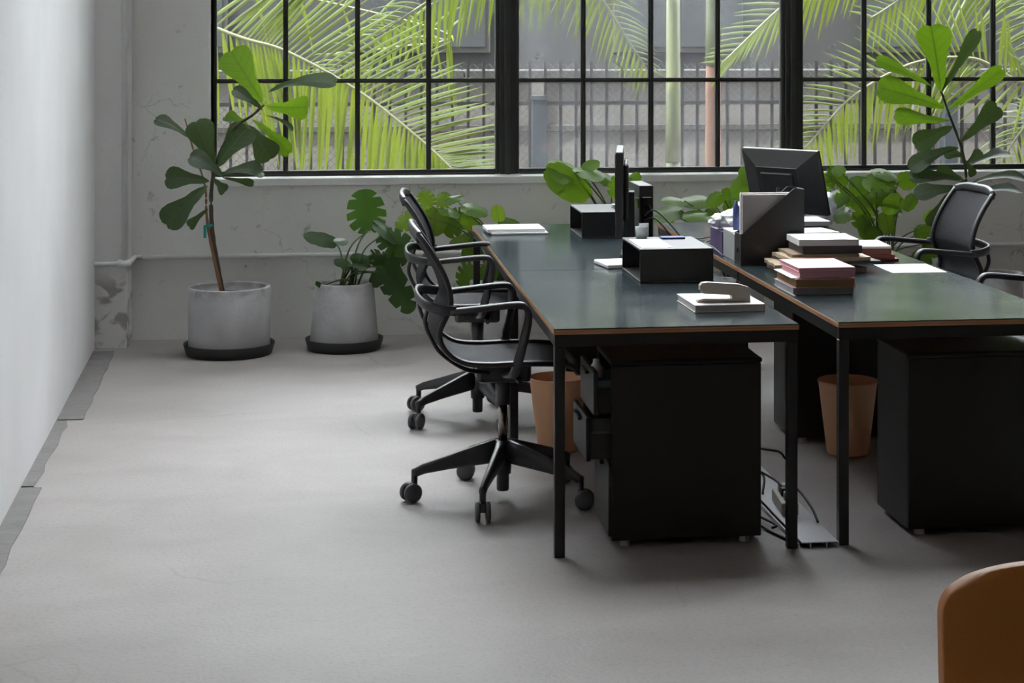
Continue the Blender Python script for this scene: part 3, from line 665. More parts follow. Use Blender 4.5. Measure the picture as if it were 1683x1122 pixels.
# ------------------------------------------------------------------ pots and plants
def quadleaf(bm, base, tip, W, hint, kind, bend, rnd):
    L = (tip - base).length; d = (tip - base).normalized(); n = hint - d * hint.dot(d)
    if n.length < .05: n = V((0, -1, .3)) - d * V((0, -1, .3)).dot(d)
    n.normalize(); s = d.cross(n).normalized()
    uvl = bm.loops.layers.uv.verify(); rows = []; uvs = {}
    ph = rnd.uniform(0, 6)
    if kind == 'fig':
        st = [(0, .03), (.05, .14), (.15, .30), (.28, .40), (.42, .46), (.58, .68), (.72, .92), (.84, 1.0), (.92, .9), (.97, .66), (1.0, .30)]
        for t, wf in st:
            row = []
            for k in range(7):
                u = -1 + k / 3; x = u * wf * W * .5
                z = bend * L * (4 * t * (1 - t)) * .5 - bend * L * t * t * .3 + abs(u) * wf * W * .10 + math.sin(t * 17 + ph + u * 2) * W * .022 * abs(u)
                yy = t - (.03 * (1 - abs(u)) if t > .98 else 0)
                v = bm.verts.new(base + s * x + d * (yy * L) + n * z); uvs[v] = (u * .5 * max(.3, wf) + .5, t); row.append(v)
            rows.append(row)
        fs = []
        for a, b_ in zip(rows, rows[1:]):
            for k in range(6): fs.append(bm.faces.new((a[k], a[k + 1], b_[k + 1], b_[k])))
    else:
        fs = []; ns = 34; split = kind == 'split'
        for sg in (-1, 1):
            rings = []
            for i in range(ns + 1):
                q = i / ns
                # edge curve of a heart: from the sinus behind the petiole round to the tip
                ang = math.radians(205 - 205 * q)          # 205deg (behind) -> 0deg (tip)
                rr = .56 + .06 * math.cos(ang)
                ey = .40 + rr * math.cos(ang) * (1.0 if ang < PI / 2 else .98); ex = .5 * math.sin(min(ang, PI)) ** .8 if ang < PI else -.02
                ex = max(ex, .02) if ang < PI else .03
                if q > .985: ex = 0
                my = max(0.0, min(1, .0 + q ** 1.15 * .97)); mxp = 0.0
                notch = 1.0
                if split:
                    f = (q * 6.2 + .25) % 1.0
                    if .12 < q < .93 and f < .24: notch = .52
                else_ = 0
                if not split: notch = 1.0 - .07 * max(0, math.sin(q * 30 + ph))
                col = []
                for j, r in enumerate((0, .3, .62, 1.0)):
                    r2 = r * notch; x = ex * r2 * sg; y = my + (ey - my) * r2
                    z = bend * L * (.35 * (y - .2) * (1 - y) * 2 - .3 * max(0, y) ** 2) - abs(x) * .25 * (1 if bend > 0 else -.6) * W + .12 * W * abs(x) + math.sin(q * 14 + ph) * .012 * W * r
                    v = bm.verts.new(base + s * (x * W) + d * (y * L) + n * z); uvs[v] = (.5 + x * .9, y); col.append(v)
                rings.append(col)
            for a, b_ in zip(rings, rings[1:]):
                for j in range(3):
                    fs.append(bm.faces.new((a[j], b_[j], b_[j + 1], a[j + 1]) if sg > 0 else (a[j], a[j + 1], b_[j + 1], b_[j])))
    for f in fs:
        for l in f.loops: l[uvl].uv = uvs[l.vert]
    return n
class KB:                                   # leaf mesh whose normals are left as built
    pass
def add_leaf(root, base, tip, W, hint, kind, bend, rnd, m):
    bm = B(); uv = None
    quadleaf_bm = bm; nn = quadleaf(quadleaf_bm, base, tip, W, hint, kind, bend, rnd)
    me = bpy.data.meshes.new('leaf'); bmesh.ops.remove_doubles(bm, verts=bm.verts, dist=1e-5)
    bmesh.ops.translate(bm, verts=bm.verts, vec=-ORG[root]); bmesh.ops.recalc_face_normals(bm, faces=bm.faces)
    bm.to_mesh(me); bm.free(); me.materials.append(MATS[m])
    for p in me.polygons: p.use_smooth = True
    return link(bpy.data.objects.new('leaf', me), root)

def pot(root, x, y, z0, h, r0, r1, soil=.05):
    bm = B(); lathe(bm, [(0, 0), (r0 - .008, 0), (r0, .012), (r0 + (r1 - r0) * .5, h * .5), (r1, h - .006), (r1 - .004, h), (r1 - .022, h), (r1 - .026, h - .008), (r1 - .03, h - soil - .02), (0, h - soil - .02)], (x, y, z0), 64); obj('pot', bm, 'pot_concrete', root, True)
    bm = B(); rs = r1 - .0285; lathe(bm, [(rs, 0), (rs * .75, .008), (rs * .4, .002), (0, .01)], (x, y, z0 + h - soil), 40); obj('soil', bm, 'soil', root, True)
def saucer(x, y, r, label):
    bm = B(); lathe(bm, [(0, 0), (r - .02, 0), (r - .016, .004), (r, .058), (r, .062), (r - .005, .062), (r - .022, .012), (0, .010)], (x, y, 0), 64); single('plant_saucer', bm, 'saucer_black', label, 'saucer', 'black plant saucers', smooth=True)

UPH, CAMHINT, MIX = V((.05, -.32, 1)), V((-.05, -1, .35)), V((0, -.75, .8))
HN = {'c': CAMHINT, 'u': UPH, 'm': MIX, 'd': V((0, -.9, -.3))}
def plant_leaves(root, Y, leaves, kind, m, scale=1.0, seed=1, stems=None, stem_mat='plant_stem', stem_r=.005, start=None):
    rnd = random.Random(seed)
    for L_ in leaves:
        (bu, bv, tu, tv, wpx, h) = L_[:6]; opt = L_[6] if len(L_) > 6 else {}
        dy = opt.get('y', rnd.uniform(-.10, .10)); dt = opt.get('t', rnd.uniform(-.06, .06))
        base = at(bu, bv, Y + dy); tip = at(tu, tv, Y + dy + dt)
        W = wpx * (Y - .1) / FOC
        if h == 'u': W /= .55; 
        if h == 'm': W /= .85
        k2 = opt.get('k', kind); mm = opt.get('m', m)
        add_leaf(root, base, tip, W, HN[h] + V((rnd.uniform(-.2, .2), 0, rnd.uniform(-.1, .1))), k2, opt.get('b', rnd.uniform(.05, .25)), rnd, mm)
        if start is not None and not opt.get('ns'):
            s0 = start + V((rnd.uniform(-.05, .05), rnd.uniform(-.05, .05), 0)); mid = s0.lerp(base, .55) + V((0, 0, .04)); mid.x = s0.x * .65 + base.x * .35
            bm = B(); tube(bm, spline([s0, mid, base], 6), [stem_r * (1.2 - .5 * i / 12) for i in range(13)], 6); obj('stem', bm, stem_mat, root, True)

# fiddle-leaf fig on the left
px_, py_ = -.527, 9.955
root = empty('potted_fig', (px_, py_, .0105)); tag(root, 'fiddle-leaf fig in the wide concrete pot in the corner by the pier', 'potted plant', 'potted plants along the wall')
pot(root, px_, py_, .0105, .352, .216, .2195); saucer(px_, py_, .242, 'black saucer under the wide pot of the corner fig')
Y0 = py_
def trunk(pix, r0, r1, m='bark', Y=Y0, name='trunk', dy=0):
    pts = spline([at(u, v, Y + dy) for u, v in pix], 6); n = len(pts); bm = B(); tube(bm, pts, [r0 + (r1 - r0) * i / (n - 1) + (.0012 if i % 3 == 0 else 0) for i in range(n)], 8); obj(name, bm, m, root, True)
trunk([(366, 482), (358, 440), (350, 390), (347, 345), (349, 300), (362, 250), (388, 208), (414, 190), (434, 172)], .0135, .006)
trunk([(364, 480), (352, 425), (343, 380), (339, 345), (338, 312), (330, 280), (316, 240), (304, 195)], .009, .003, 'stake', name='branch', dy=-.03)
bm = B(); p = at(341, 372, Y0 - .03); tube(bm, [p + V((-.016, 0, 0)), p + V((0, -.014, .004)), p + V((.022, 0, .006)), p + V((.01, .012, 0))], .008, 6); box(bm, p.x - .02, p.x - .004, p.y - .018, p.y - .012, p.z - .06, p.z, .002, seg=1); obj('tie_tape', bm, 'teal_tape', root)
FL = [(432, 169, 378, 82, 60, 'c', dict(y=.12, t=.05, b=.06, m='fig_young_backlit')), (440, 152, 552, 132, 32, 'm', dict(y=.0, t=-.12, b=.2)), (435, 174, 508, 176, 42, 'd', dict(y=.1, t=.05, m='fig_young_backlit')), (432, 181, 383, 146, 22, 'm', {}), (408, 205, 369, 190, 24, 'm', dict(y=.15, m='fig_young_backlit')),
      (405, 205, 446, 262, 46, 'c', dict(y=.08)), (414, 196, 478, 253, 28, 'c', dict(y=.14, m='fig_young_backlit')), (438, 190, 484, 213, 12, 'm', {}), (312, 227, 255, 194, 24, 'm', dict(y=-.05)), (352, 276, 322, 198, 48, 'c', dict(y=-.04, t=-.04)),
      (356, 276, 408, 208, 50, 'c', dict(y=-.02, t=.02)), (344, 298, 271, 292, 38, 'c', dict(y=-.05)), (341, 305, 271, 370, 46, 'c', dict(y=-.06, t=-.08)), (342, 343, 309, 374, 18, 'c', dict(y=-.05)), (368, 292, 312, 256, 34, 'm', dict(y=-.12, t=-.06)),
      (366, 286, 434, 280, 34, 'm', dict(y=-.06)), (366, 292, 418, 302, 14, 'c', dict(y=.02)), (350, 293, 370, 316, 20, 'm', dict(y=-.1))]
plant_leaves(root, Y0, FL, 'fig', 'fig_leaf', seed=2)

# monstera in the tapered pot
qx, qy = .085, 10.03
root = empty('potted_monstera', (qx, qy, .0105)); tag(root, 'dark monstera in the tapered concrete pot standing on the floor', 'potted plant', 'potted plants along the wall')
pot(root, qx, qy, .0105, .352, .188, .158, .03); saucer(qx, qy, .212, 'black saucer under the tapered pot of the dark monstera')
M2 = [(606, 378, 598, 312, 66, 'c', dict(k='split', y=.0, t=.05, b=.05)), (617, 366, 660, 396, 30, 'u', dict(y=-.1)), (625, 388, 680, 410, 46, 'c', dict(k='split')), (630, 438, 676, 512, 46, 'c', dict(k='split', y=-.1)), (612, 418, 662, 448, 36, 'm', dict(k='split')), (552, 398, 500, 386, 26, 'm', {}),
      (552, 397, 570, 393, 18, 'u', dict(ns=1)), (578, 437, 550, 426, 20, 'u', {}), (584, 437, 601, 434, 18, 'u', {}), (607, 434, 577, 420, 24, 'c', {}), (629, 447, 610, 470, 26, 'c', {}), (633, 450, 641, 486, 14, 'c', {}), (528, 470, 519, 464, 9, 'c', {}), (640, 415, 668, 430, 34, 'c', dict(k='split')), (650, 455, 655, 480, 20, 'c', dict(ns=1))]
plant_leaves(root, qy, M2, 'heart', 'monstera_leaf', seed=5, start=V((qx + .02, qy, .33)))

def monstera(label, x, y, leaves, seed, m='monstera_bright', h=.36):
    global root
    root = empty('potted_monstera', (x, y, 0)); tag(root, label, 'potted plant', 'potted plants along the wall')
    pot(root, x, y, 0, h, .15, .165, .03); plant_leaves(root, y, leaves, 'heart', m, seed=seed, start=V((x, y, h - .03)))
Yg = dict(m='monstera_young')
monstera('bright monstera behind the two office chairs on the left', .93, 10.12, [
    (709, 338, 690, 316, 34, 'c', dict(k='split', m='monstera_young')), (724, 340, 734, 316, 30, 'c', dict(k='split', m='monstera_young')), (716, 345, 712, 388, 52, 'c', Yg), (692, 350, 652, 374, 34, 'c', dict(k='split', m='monstera_young')),
    (722, 342, 756, 350, 26, 'u', {}), (762, 338, 802, 350, 26, 'u', {}), (760, 348, 733, 388, 40, 'c', dict(k='split')), (768, 350, 776, 378, 30, 'c', {}), (820, 364, 816, 338, 24, 'c', Yg), (824, 364, 856, 370, 24, 'm', Yg), (778, 390, 738, 402, 30, 'm', Yg), (775, 436, 756, 472, 38, 'c', dict(k='split')), (805, 436, 798, 470, 34, 'c', {}), (752, 330, 738, 322, 24, 'u', {}), (785, 400, 760, 425, 34, 'c', {})], 11)
monstera('monstera with one large umbrella-like leaf behind the far riser box', 1.62, 10.15, [
    (944, 284, 918, 322, 92, 'c', dict(b=.3, y=-.03)), (944, 283, 902, 268, 60, 'u', {}), (950, 282, 990, 282, 40, 'u', {}), (1030, 292, 1004, 324, 40, 'c', dict(k='split')), (1036, 290, 1050, 300, 30, 'c', {}), (958, 276, 985, 266, 22, 'm', {}), (1005, 300, 985, 285, 24, 'u', {})], 12)
monstera('low monstera between the small tower and the magazine file', 2.28, 10.1, [
    (1240, 296, 1203, 318, 42, 'c', {}), (1165, 326, 1120, 334, 30, 'u', {}), (1187, 320, 1163, 336, 26, 'c', {}), (1188, 318, 1218, 332, 30, 'c', {}), (1125, 330, 1088, 328, 22, 'u', {}), (1118, 345, 1066, 352, 40, 'u', {}), (1168, 344, 1172, 372, 28, 'c', Yg), (1140, 350, 1128, 364, 22, 'c', {}), (1162, 350, 1126, 358, 26, 'u', {}), (1242, 314, 1198, 318, 28, 'm', {}), (1230, 285, 1215, 278, 24, 'c', {}), (1200, 330, 1205, 355, 30, 'c', {}), (1105, 352, 1085, 366, 26, 'm', {})], 13)
monstera('bushy monstera right of the tilted monitor', 3.12, 10.05, [
    (1357, 286, 1343, 326, 40, 'c', dict(k='split')), (1360, 284, 1394, 300, 36, 'c', dict(k='split')), (1440, 286, 1468, 282, 30, 'u', {}), (1470, 294, 1420, 302, 40, 'm', dict(k='split')), (1478, 298, 1508, 294, 34, 'c', {}), (1430, 300, 1396, 298, 28, 'm', {}), (1425, 312, 1376, 328, 40, 'c', dict(k='split')), (1428, 325, 1412, 376, 48, 'c', dict(k='split')), (1475, 320, 1426, 326, 36, 'm', dict(k='split')), (1480, 325, 1452, 348, 34, 'c', {}),
    (1503, 320, 1488, 346, 20, 'm', {}), (1478, 345, 1442, 357, 24, 'u', {}), (1455, 352, 1462, 384, 34, 'c', Yg), (1388, 315, 1348, 342, 30, 'u', {}), (1505, 386, 1536, 378, 32, 'c', {}), (1418, 356, 1424, 394, 26, 'c', Yg), (1528, 368, 1536, 346, 28, 'c', {}), (1500, 420, 1530, 436, 34, 'c', {}), (1395, 345, 1370, 360, 34, 'u', {}), (1440, 375, 1430, 400, 30, 'c', {}), (1385, 285, 1370, 274, 26, 'c', {}), (1520, 400, 1545, 418, 30, 'c', {})], 14)

# fiddle-leaf fig on the right
rx, ry = 3.735, 9.86
root = empty('potted_fig', (rx, ry, 0)); tag(root, 'tall fiddle-leaf fig on the right, behind the office chair backrest', 'potted plant', 'potted plants along the wall')
pot(root, rx, ry, 0, .375, .125, .142, .03)
trunk([(1606, 462), (1600, 410), (1594, 360), (1588, 313), (1587, 279), (1579, 239), (1560, 188), (1547, 150)], .011, .006, 'stem_dark', ry)
FR_ = [(1546, 150, 1530, 40, 66, 'c', dict(y=.08, t=.03, b=.05, m='fig_young_backlit')), (1548, 150, 1608, 48, 26, 'c', dict(y=.05)), (1554, 178, 1441, 142, 52, 'c', dict(y=.05, t=.02, b=.06, m='fig_young_backlit')), (1532, 142, 1439, 97, 26, 'c', dict(y=.15, m='fig_young_backlit')), (1556, 182, 1650, 112, 30, 'c', dict(y=.05, m='fig_young_backlit')), (1560, 198, 1469, 188, 32, 'd', dict(m='fig_young_backlit')), (1566, 208, 1503, 238, 38, 'c', {}), (1579, 234, 1642, 172, 38, 'c', {}),
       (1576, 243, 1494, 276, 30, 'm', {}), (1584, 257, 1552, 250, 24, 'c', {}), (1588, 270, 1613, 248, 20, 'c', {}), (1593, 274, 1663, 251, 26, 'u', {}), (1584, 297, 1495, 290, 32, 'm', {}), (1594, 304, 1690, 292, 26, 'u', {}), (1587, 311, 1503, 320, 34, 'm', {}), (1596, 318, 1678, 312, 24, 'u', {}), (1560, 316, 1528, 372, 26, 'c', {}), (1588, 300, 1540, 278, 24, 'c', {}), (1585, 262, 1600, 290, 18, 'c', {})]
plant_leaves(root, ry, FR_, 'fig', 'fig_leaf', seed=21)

# ------------------------------------------------------------------ things on the left desks
ZT = .742
def slab(name, x0, x1, y0, y1, z, t, m, label, cat, rot=0, bev=.001, group=None):
    bm = B(); box(bm, x0, x1, y0, y1, z, z + t, bev, seg=1, rot=rot); return single(name, bm, m, label, cat, group)
def riser(x0, x1, y0, y1, h, label):
    root = empty('monitor_riser', ((x0 + x1) / 2, (y0 + y1) / 2, ZT)); tag(root, label, 'monitor riser', 'black riser boxes'); t = .008
    for nm, a in (('top_panel', (x0, x1, y0, y1, ZT + h - t, ZT + h)), ('bottom_panel', (x0, x1, y0, y1, ZT, ZT + t)), ('front_panel', (x0, x1, y0, y0 + t, ZT + t, ZT + h - t)), ('back_panel', (x0, x1, y1 - t, y1, ZT + t, ZT + h - t))):
        bm = B(); box(bm, *a, .0015, seg=1); obj(nm, bm, 'monitor_back', root)
    return root
riser(1.187, 1.475, 6.925, 7.36, .130, 'near black riser box on the left desk with a paper sheet on top')
riser(1.183, 1.485, 8.53, 8.95, .125, 'far black riser box on the left desk, behind the edge-on monitor')
slab('notepad', .775, 1.05, 8.74, 9.02, ZT, .010, 'paper_white', 'white paper pad lying at the far left corner of the desk', 'papers')
slab('notepad', .755, 1.035, 8.76, 9.0, ZT + .0105, .016, 'paper_white', 'thick white envelope stack on top of the far corner pad', 'papers', .02)
slab('cover_sheet', .76, 1.03, 8.757, 8.763, ZT + .004, .003, 'card_red', 'thin red edge strip showing between the white pads', 'paper strip')
slab('paper_sheet', 1.20, 1.325, 6.96, 7.27, ZT + .1305, .0012, 'paper_white', 'white sheet lying on the near riser box', 'paper')
root = empty('mug', (1.262, 7.33, ZT + .1305)); tag(root, 'white cup with a card leaning from it on the near riser', 'cup')
bm = B(); lathe(bm, [(0, 0), (.022, 0), (.026, .045), (.023, .045), (.02, .004), (0, .004)], (1.262, 7.33, ZT + .1305), 20); obj('cup', bm, 'plastic_clear', root, True)
bm = B(); box(bm, 1.250, 1.292, 7.325, 7.328, ZT + .137, ZT + .19, rot=.2); obj('card', bm, 'paper_white', root)
slab('phone', 1.335, 1.43, 7.26, 7.32, ZT + .1305, .007, 'label_blue', 'slim dark phone lying at the back of the near riser', 'phone')
slab('napkin', 1.115, 1.24, 7.38, 7.58, ZT, .018, 'paper_white', 'folded white papers left of the near riser', 'papers', .15, .004)
slab('small_box', 1.36, 1.44, 8.70, 8.76, ZT + .1255, .018, 'plastic_clear', 'tiny white box on the far riser', 'box')
root = empty('scissors', (1.23, 7.05, ZT + .0085)); tag(root, 'chrome scissors lying inside the near riser box', 'scissors')
for k, sgn in enumerate((-1, 1)):
    bm = B(); lathe(bm, [(.013, 0), (.018, .003), (.013, .006)], (1.235 + .014 * sgn, 7.0 + .01 * sgn, ZT + .009), 16, closed=True); obj('handle', bm, 'stapler_metal', root, True)
    bm = B(); box(bm, 1.231 + .004 * sgn, 1.239 + .004 * sgn, 7.02, 7.15, ZT + .010 + k * .002, ZT + .012 + k * .002, rot=.06 * sgn); obj('blade', bm, 'stapler_metal', root)
# edge-on monitor
root = empty('monitor', (1.30, 7.95, ZT)); tag(root, 'flat black monitor seen edge-on at the left desk', 'monitor')
mv = -math.atan2(1.25, 7.9) - .012
c = V((1.262, 7.86, 0))
def rbox(name, x0, x1, y0, y1, z0, z1, m, parent=None, bev=.003):
    bm = B(); vv = box(bm, c.x + x0, c.x + x1, c.y + y0, c.y + y1, z0, z1, bev, seg=1); bmesh.ops.rotate(bm, verts=bm.verts, cent=c, matrix=Matrix.Rotation(mv, 3, 'Z')); return obj(name, bm, m, parent or root)
rbox('bezel', -.020, .012, -.27, .27, .845, 1.205, 'monitor_back')
rbox('screen', -.0225, -.020, -.258, .258, .858, 1.193, 'screen_black', bev=0)
rbox('back_shell', .012, .034, -.17, .17, .90, 1.15, 'monitor_back', bev=.008)
rbox('stand_neck', .034, .06, -.035, .035, ZT + .012, 1.02, 'monitor_back')
rbox('stand_foot', .0, .12, -.10, .12, ZT, ZT + .012, 'monitor_back')
root = empty('mini_computer', (1.40, 8.12, ZT)); tag(root, 'slim upright black computer box behind the edge-on monitor', 'computer')
bm = B(); box(bm, 1.372, 1.435, 8.02, 8.30, ZT, 1.03, .004); obj('case', bm, 'monitor_back', root)
bm = B(); box(bm, 1.380, 1.427, 8.012, 8.02, .80, .98, .003, seg=1); obj('front_bezel', bm, 'screen_black', root)
bm = B(); box(bm, 1.371 - .003, 1.372, 8.04, 8.09, .93, .97); obj('sticky_note', bm, 'monstera_young', root)
def cable(name, pts, r, label, m='cable_black'):
    bm = B(); tube(bm, spline(pts, 8), r, 8); return single(name, bm, m, label, 'cable', smooth=True)
cable('cable', [(1.39, 7.98, .90), (1.42, 7.90, .93), (1.48, 7.82, .87), (1.53, 7.75, .79), (1.555, 7.72, .70), (1.57, 7.72, .55)], .004, 'upper of two black cables dropping behind the edge-on monitor')
cable('cable', [(1.39, 8.0, .875), (1.43, 7.94, .89), (1.48, 7.88, .83), (1.53, 7.84, .765), (1.56, 7.80, .68), (1.575, 7.80, .5)], .004, 'lower of two black cables dropping behind the edge-on monitor')
# book and stapler
def book(name, x0, x1, y0, y1, z, t, cover, pages, label, cat='book', rot=0, group=None, spine='left'):
    root = empty(name, ((x0 + x1) / 2, (y0 + y1) / 2, z)); tag(root, label, cat, group); q = min(.003, t * .18); pv = ((x0 + x1) / 2, (y0 + y1) / 2, z)
    for nm, a in (('back_cover', (x0, x1, y0, y1, z, z + q)), ('front_cover', (x0, x1, y0, y1, z + t - q, z + t))):
        bm = B(); box(bm, *a, .0006, seg=1, rot=rot, piv=pv); obj(nm, bm, cover, root)
    bm = B(); box(bm, x0 + .003, x1 - .004, y0 + .003, y1 - .003, z + q, z + t - q, rot=rot, piv=pv); obj('pages', bm, pages, root)
    bm = B(); box(bm, x1 - .004, x1, y0, y1, z + q, z + t - q, rot=rot, piv=pv); obj('spine', bm, cover, root)
    return root
book('book', 1.238, 1.486, 6.135, 6.43, ZT, .026, 'book_cover', 'book_cover', 'pale hardback book under the stapler on the near left desk', rot=.02)
zb = ZT + .0265
root = empty('stapler', (1.36, 6.21, zb)); tag(root, 'beige stapler standing on the pale book', 'stapler')
def sprism(name, prof, y0, y1, m):
    bm = B(); A = [bm.verts.new((x, y0, z)) for x, z in prof]; D = [bm.verts.new((x, y1, z)) for x, z in prof]; n = len(prof)
    for k in range(n): bm.faces.new((A[k], A[(k + 1) % n], D[(k + 1) % n], D[k]))
    bm.faces.new(A[::-1]); bm.faces.new(D)
    bmesh.ops.bevel(bm, geom=[e for e in bm.edges if abs(e.verts[0].co.y - e.verts[1].co.y) < 1e-6], offset=.004, segments=2, affect='EDGES'); obj(name, bm, m, root)
X = lambda t: 1.262 + t * .188
sprism('base', [(X(0), zb), (X(1), zb), (X(1), zb + .010), (X(.62), zb + .010), (X(.12), zb + .013), (X(.03), zb + .009)], 6.19, 6.232, 'stapler_beige')
sprism('arm', [(X(.66), zb + .010), (X(1), zb + .010), (X(1), zb + .044), (X(.97), zb + .05), (X(.80), zb + .060), (X(.20), zb + .069), (X(.10), zb + .067), (X(.06), zb + .058), (X(.055), zb + .042), (X(.12), zb + .040), (X(.12), zb + .030), (X(.66), zb + .028)], 6.192, 6.230, 'stapler_beige')
sprism('magazine', [(X(.10), zb + .032), (X(.66), zb + .024), (X(.66), zb + .034), (X(.10), zb + .042)], 6.200, 6.222, 'stapler_metal')

# ------------------------------------------------------------------ things on the right desks
# magazine file
root = empty('magazine_file', (1.83, 7.46, ZT)); tag(root, 'black magazine file holding grey booklets on the right desk', 'magazine file')
x0, x1, y0, y1 = 1.692, 1.962, 7.40, 7.515
t = .004; prof = [(x0, ZT), (x1, ZT), (x1, ZT + .315), (x1 - .045, ZT + .318), (x0 + .012, ZT + .135), (x0, ZT + .13)]
for yy in (y0, y1 - t):
    bm = B(); A = [bm.verts.new((x, yy, z)) for x, z in prof]; D = [bm.verts.new((x, yy + t, z)) for x, z in prof]; n = len(prof)
    for k in range(n): bm.faces.new((A[k], A[(k + 1) % n], D[(k + 1) % n], D[k]))
    bm.faces.new(A[::-1]); bm.faces.new(D); obj('side_panel', bm, 'monitor_back', root)
bm = B(); box(bm, x0, x0 + t, y0 + t, y1 - t, ZT, ZT + .13); obj('front_panel', bm, 'monitor_back', root)
bm = B(); box(bm, x1 - t, x1, y0 + t, y1 - t, ZT, ZT + .315); obj('back_panel', bm, 'monitor_back', root)
bm = B(); box(bm, x0 + t, x1 - t, y0 + t, y1 - t, ZT, ZT + t); obj('bottom_panel', bm, 'monitor_back', root)
bm = B(); lathe(bm, [(.008, -.002), (.011, -.002), (.011, .002), (.008, .002)], (0, 0, 0), 14, closed=True); bmesh.ops.rotate(bm, verts=bm.verts, cent=(0, 0, 0), matrix=Matrix.Rotation(PI / 2, 3, 'Y')); bmesh.ops.translate(bm, verts=bm.verts, vec=(x0 - .001, (y0 + y1) / 2, ZT + .06)); obj('finger_ring', bm, 'black_steel', root)
for k, (dx, m, hh, lab) in enumerate(((0.0, 'paper_grey', .288, 'grey booklet at the front of the magazine file'), (.004, 'card_pink', .282, 'pinkish booklet second in the magazine file'), (.002, 'paper_white', .292, 'white booklet third in the magazine file'), (.006, 'paper_grey', .285, 'grey booklet at the back of the magazine file'))):
    slab('booklet', x0 + .010 + dx, x0 + .225 + dx * 2, y0 + .012 + k * .024, y0 + .026 + k * .024, ZT + .005, hh, m, lab, 'booklet')
# boxes left of / behind the file
slab('book', 1.70, 1.715, 7.56, 7.78, ZT, .115, 'paper_grey', 'thin grey book standing behind the magazine file', 'book')
slab('cardboard_box', 1.722, 1.80, 7.545, 7.72, ZT, .10, 'folder_manila', 'small cardboard box behind the magazine file', 'box')
root = empty('tissue_pack', (1.76, 7.85, ZT)); tag(root, 'crumpled white tissues in a heap behind the magazine file', 'tissues')
slab('book', 1.70, 1.90, 7.80, 8.05, ZT, .10, 'purple_file', 'dark violet book block under the crumpled tissues', 'book')
rnd = random.Random(3)
def crumple(name, c, r, m, label, cat, sq=(1, 1, .7), sub=3, amp=.28, sd=1, base=None):
    rn = random.Random(sd); bm = B(); bmesh.ops.create_icosphere(bm, subdivisions=sub, radius=1.0)
    from mathutils import noise as mn
    for v in bm.verts:
        d = v.co.normalized(); k = 1 + amp * mn.noise(d * 2.2 + V((sd * 3.1, 0, 0))) + amp * .7 * abs(mn.noise(d * 5 + V((0, sd, 0))))
        v.co = V((d.x * sq[0], d.y * sq[1], d.z * sq[2])) * k * r
    zmin = min(v.co.z for v in bm.verts)
    for v in bm.verts: v.co += V(c) - V((0, 0, zmin))
    return bm
root.location = (1.76, 7.9, ZT + .1005); ORG[root] = V(root.location)
for k, (dx, dy, r) in enumerate(((0, 0, .055), (-.05, .02, .04), (.06, .04, .05))):
    obj('tissue', crumple('tissue', (1.77 + dx, 7.9 + dy, ZT + .1005), r, 'paper_white', '', '', (1.2, 1.2, .75 + .3 * (k == 2)), sd=k + 2), 'paper_white', root)
slab('paper_sheet', 1.64 + .06, 1.86, 7.60, 7.79, ZT + .1160, .004, 'paper_white', 'loose white papers bridging the books behind the magazine file', 'papers', .0)
bm = B(); lathe(bm, [(0, 0), (.014, 0), (.014, .10), (.008, .11), (.008, .125), (0, .125)], (1.735, 7.68, ZT + .1205), 16); single('marker', bm, 'label_blue', 'dark blue bottle standing beside the grey booklets', 'bottle', smooth=True)
cable('cable', [(1.684, 7.70, ZT + .006), (1.682, 7.9, ZT + .02), (1.686, 8.1, ZT + .02), (1.78, 8.34, ZT + .006), (1.9, 8.38, ZT + .006)], .0035, 'black cable curling on the far right desk')
cable('cable', [(1.69, 8.5, ZT + .004), (1.72, 8.42, ZT + .004), (1.80, 8.44, ZT + .012), (1.9, 8.5, ZT + .004)], .003, 'thin black cord along the edge of the far right desk')
# tilted monitor (back view)
root = empty('monitor', (2.08, 8.25, ZT)); tag(root, 'black monitor on the right desk seen from behind, turned and tilted', 'monitor')
Mr = Matrix.Rotation(math.radians(-52), 3, 'Z') @ Matrix.Rotation(math.radians(16), 3, 'X')
def mbox(name, a, m, bev=.004, taper=None):
    bm = B(); box(bm, *a, bev, seg=1)
    if taper:
        for v in bm.verts:
            if v.co.y < (a[2] + a[3]) / 2: v.co.x *= taper; v.co.z *= taper
    bmesh.ops.transform(bm, verts=bm.verts, matrix=Mr.to_4x4()); bmesh.ops.translate(bm, verts=bm.verts, vec=V((2.085, 8.22, 1.025))); return obj(name, bm, m, root)
mbox('bezel', (-.22, .22, .0, .022, -.155, .155), 'monitor_back')
mbox('back_shell', (-.218, .218, -.045, .0, -.153, .153), 'monitor_back', .003, .55)
mbox('screen', (-.209, .209, .022, .024, -.144, .144), 'screen_black', 0)
mbox('mount_plate', (-.09, .09, -.058, -.043, -.06, .06), 'monitor_back')
bm = B(); bar(bm, [(2.06, 8.16, .80), (2.06, 8.155, .93), (2.07, 8.165, 1.0)], .07, .03, V((0, 1, 0))); obj('stand_neck', bm, 'monitor_back', root)
bm = B(); box(bm, 1.96, 2.18, 8.07, 8.30, ZT, ZT + .014, .004); box(bm, 2.025, 2.095, 8.14, 8.175, ZT + .014, .81, .003); obj('stand_foot', bm, 'monitor_back', root)
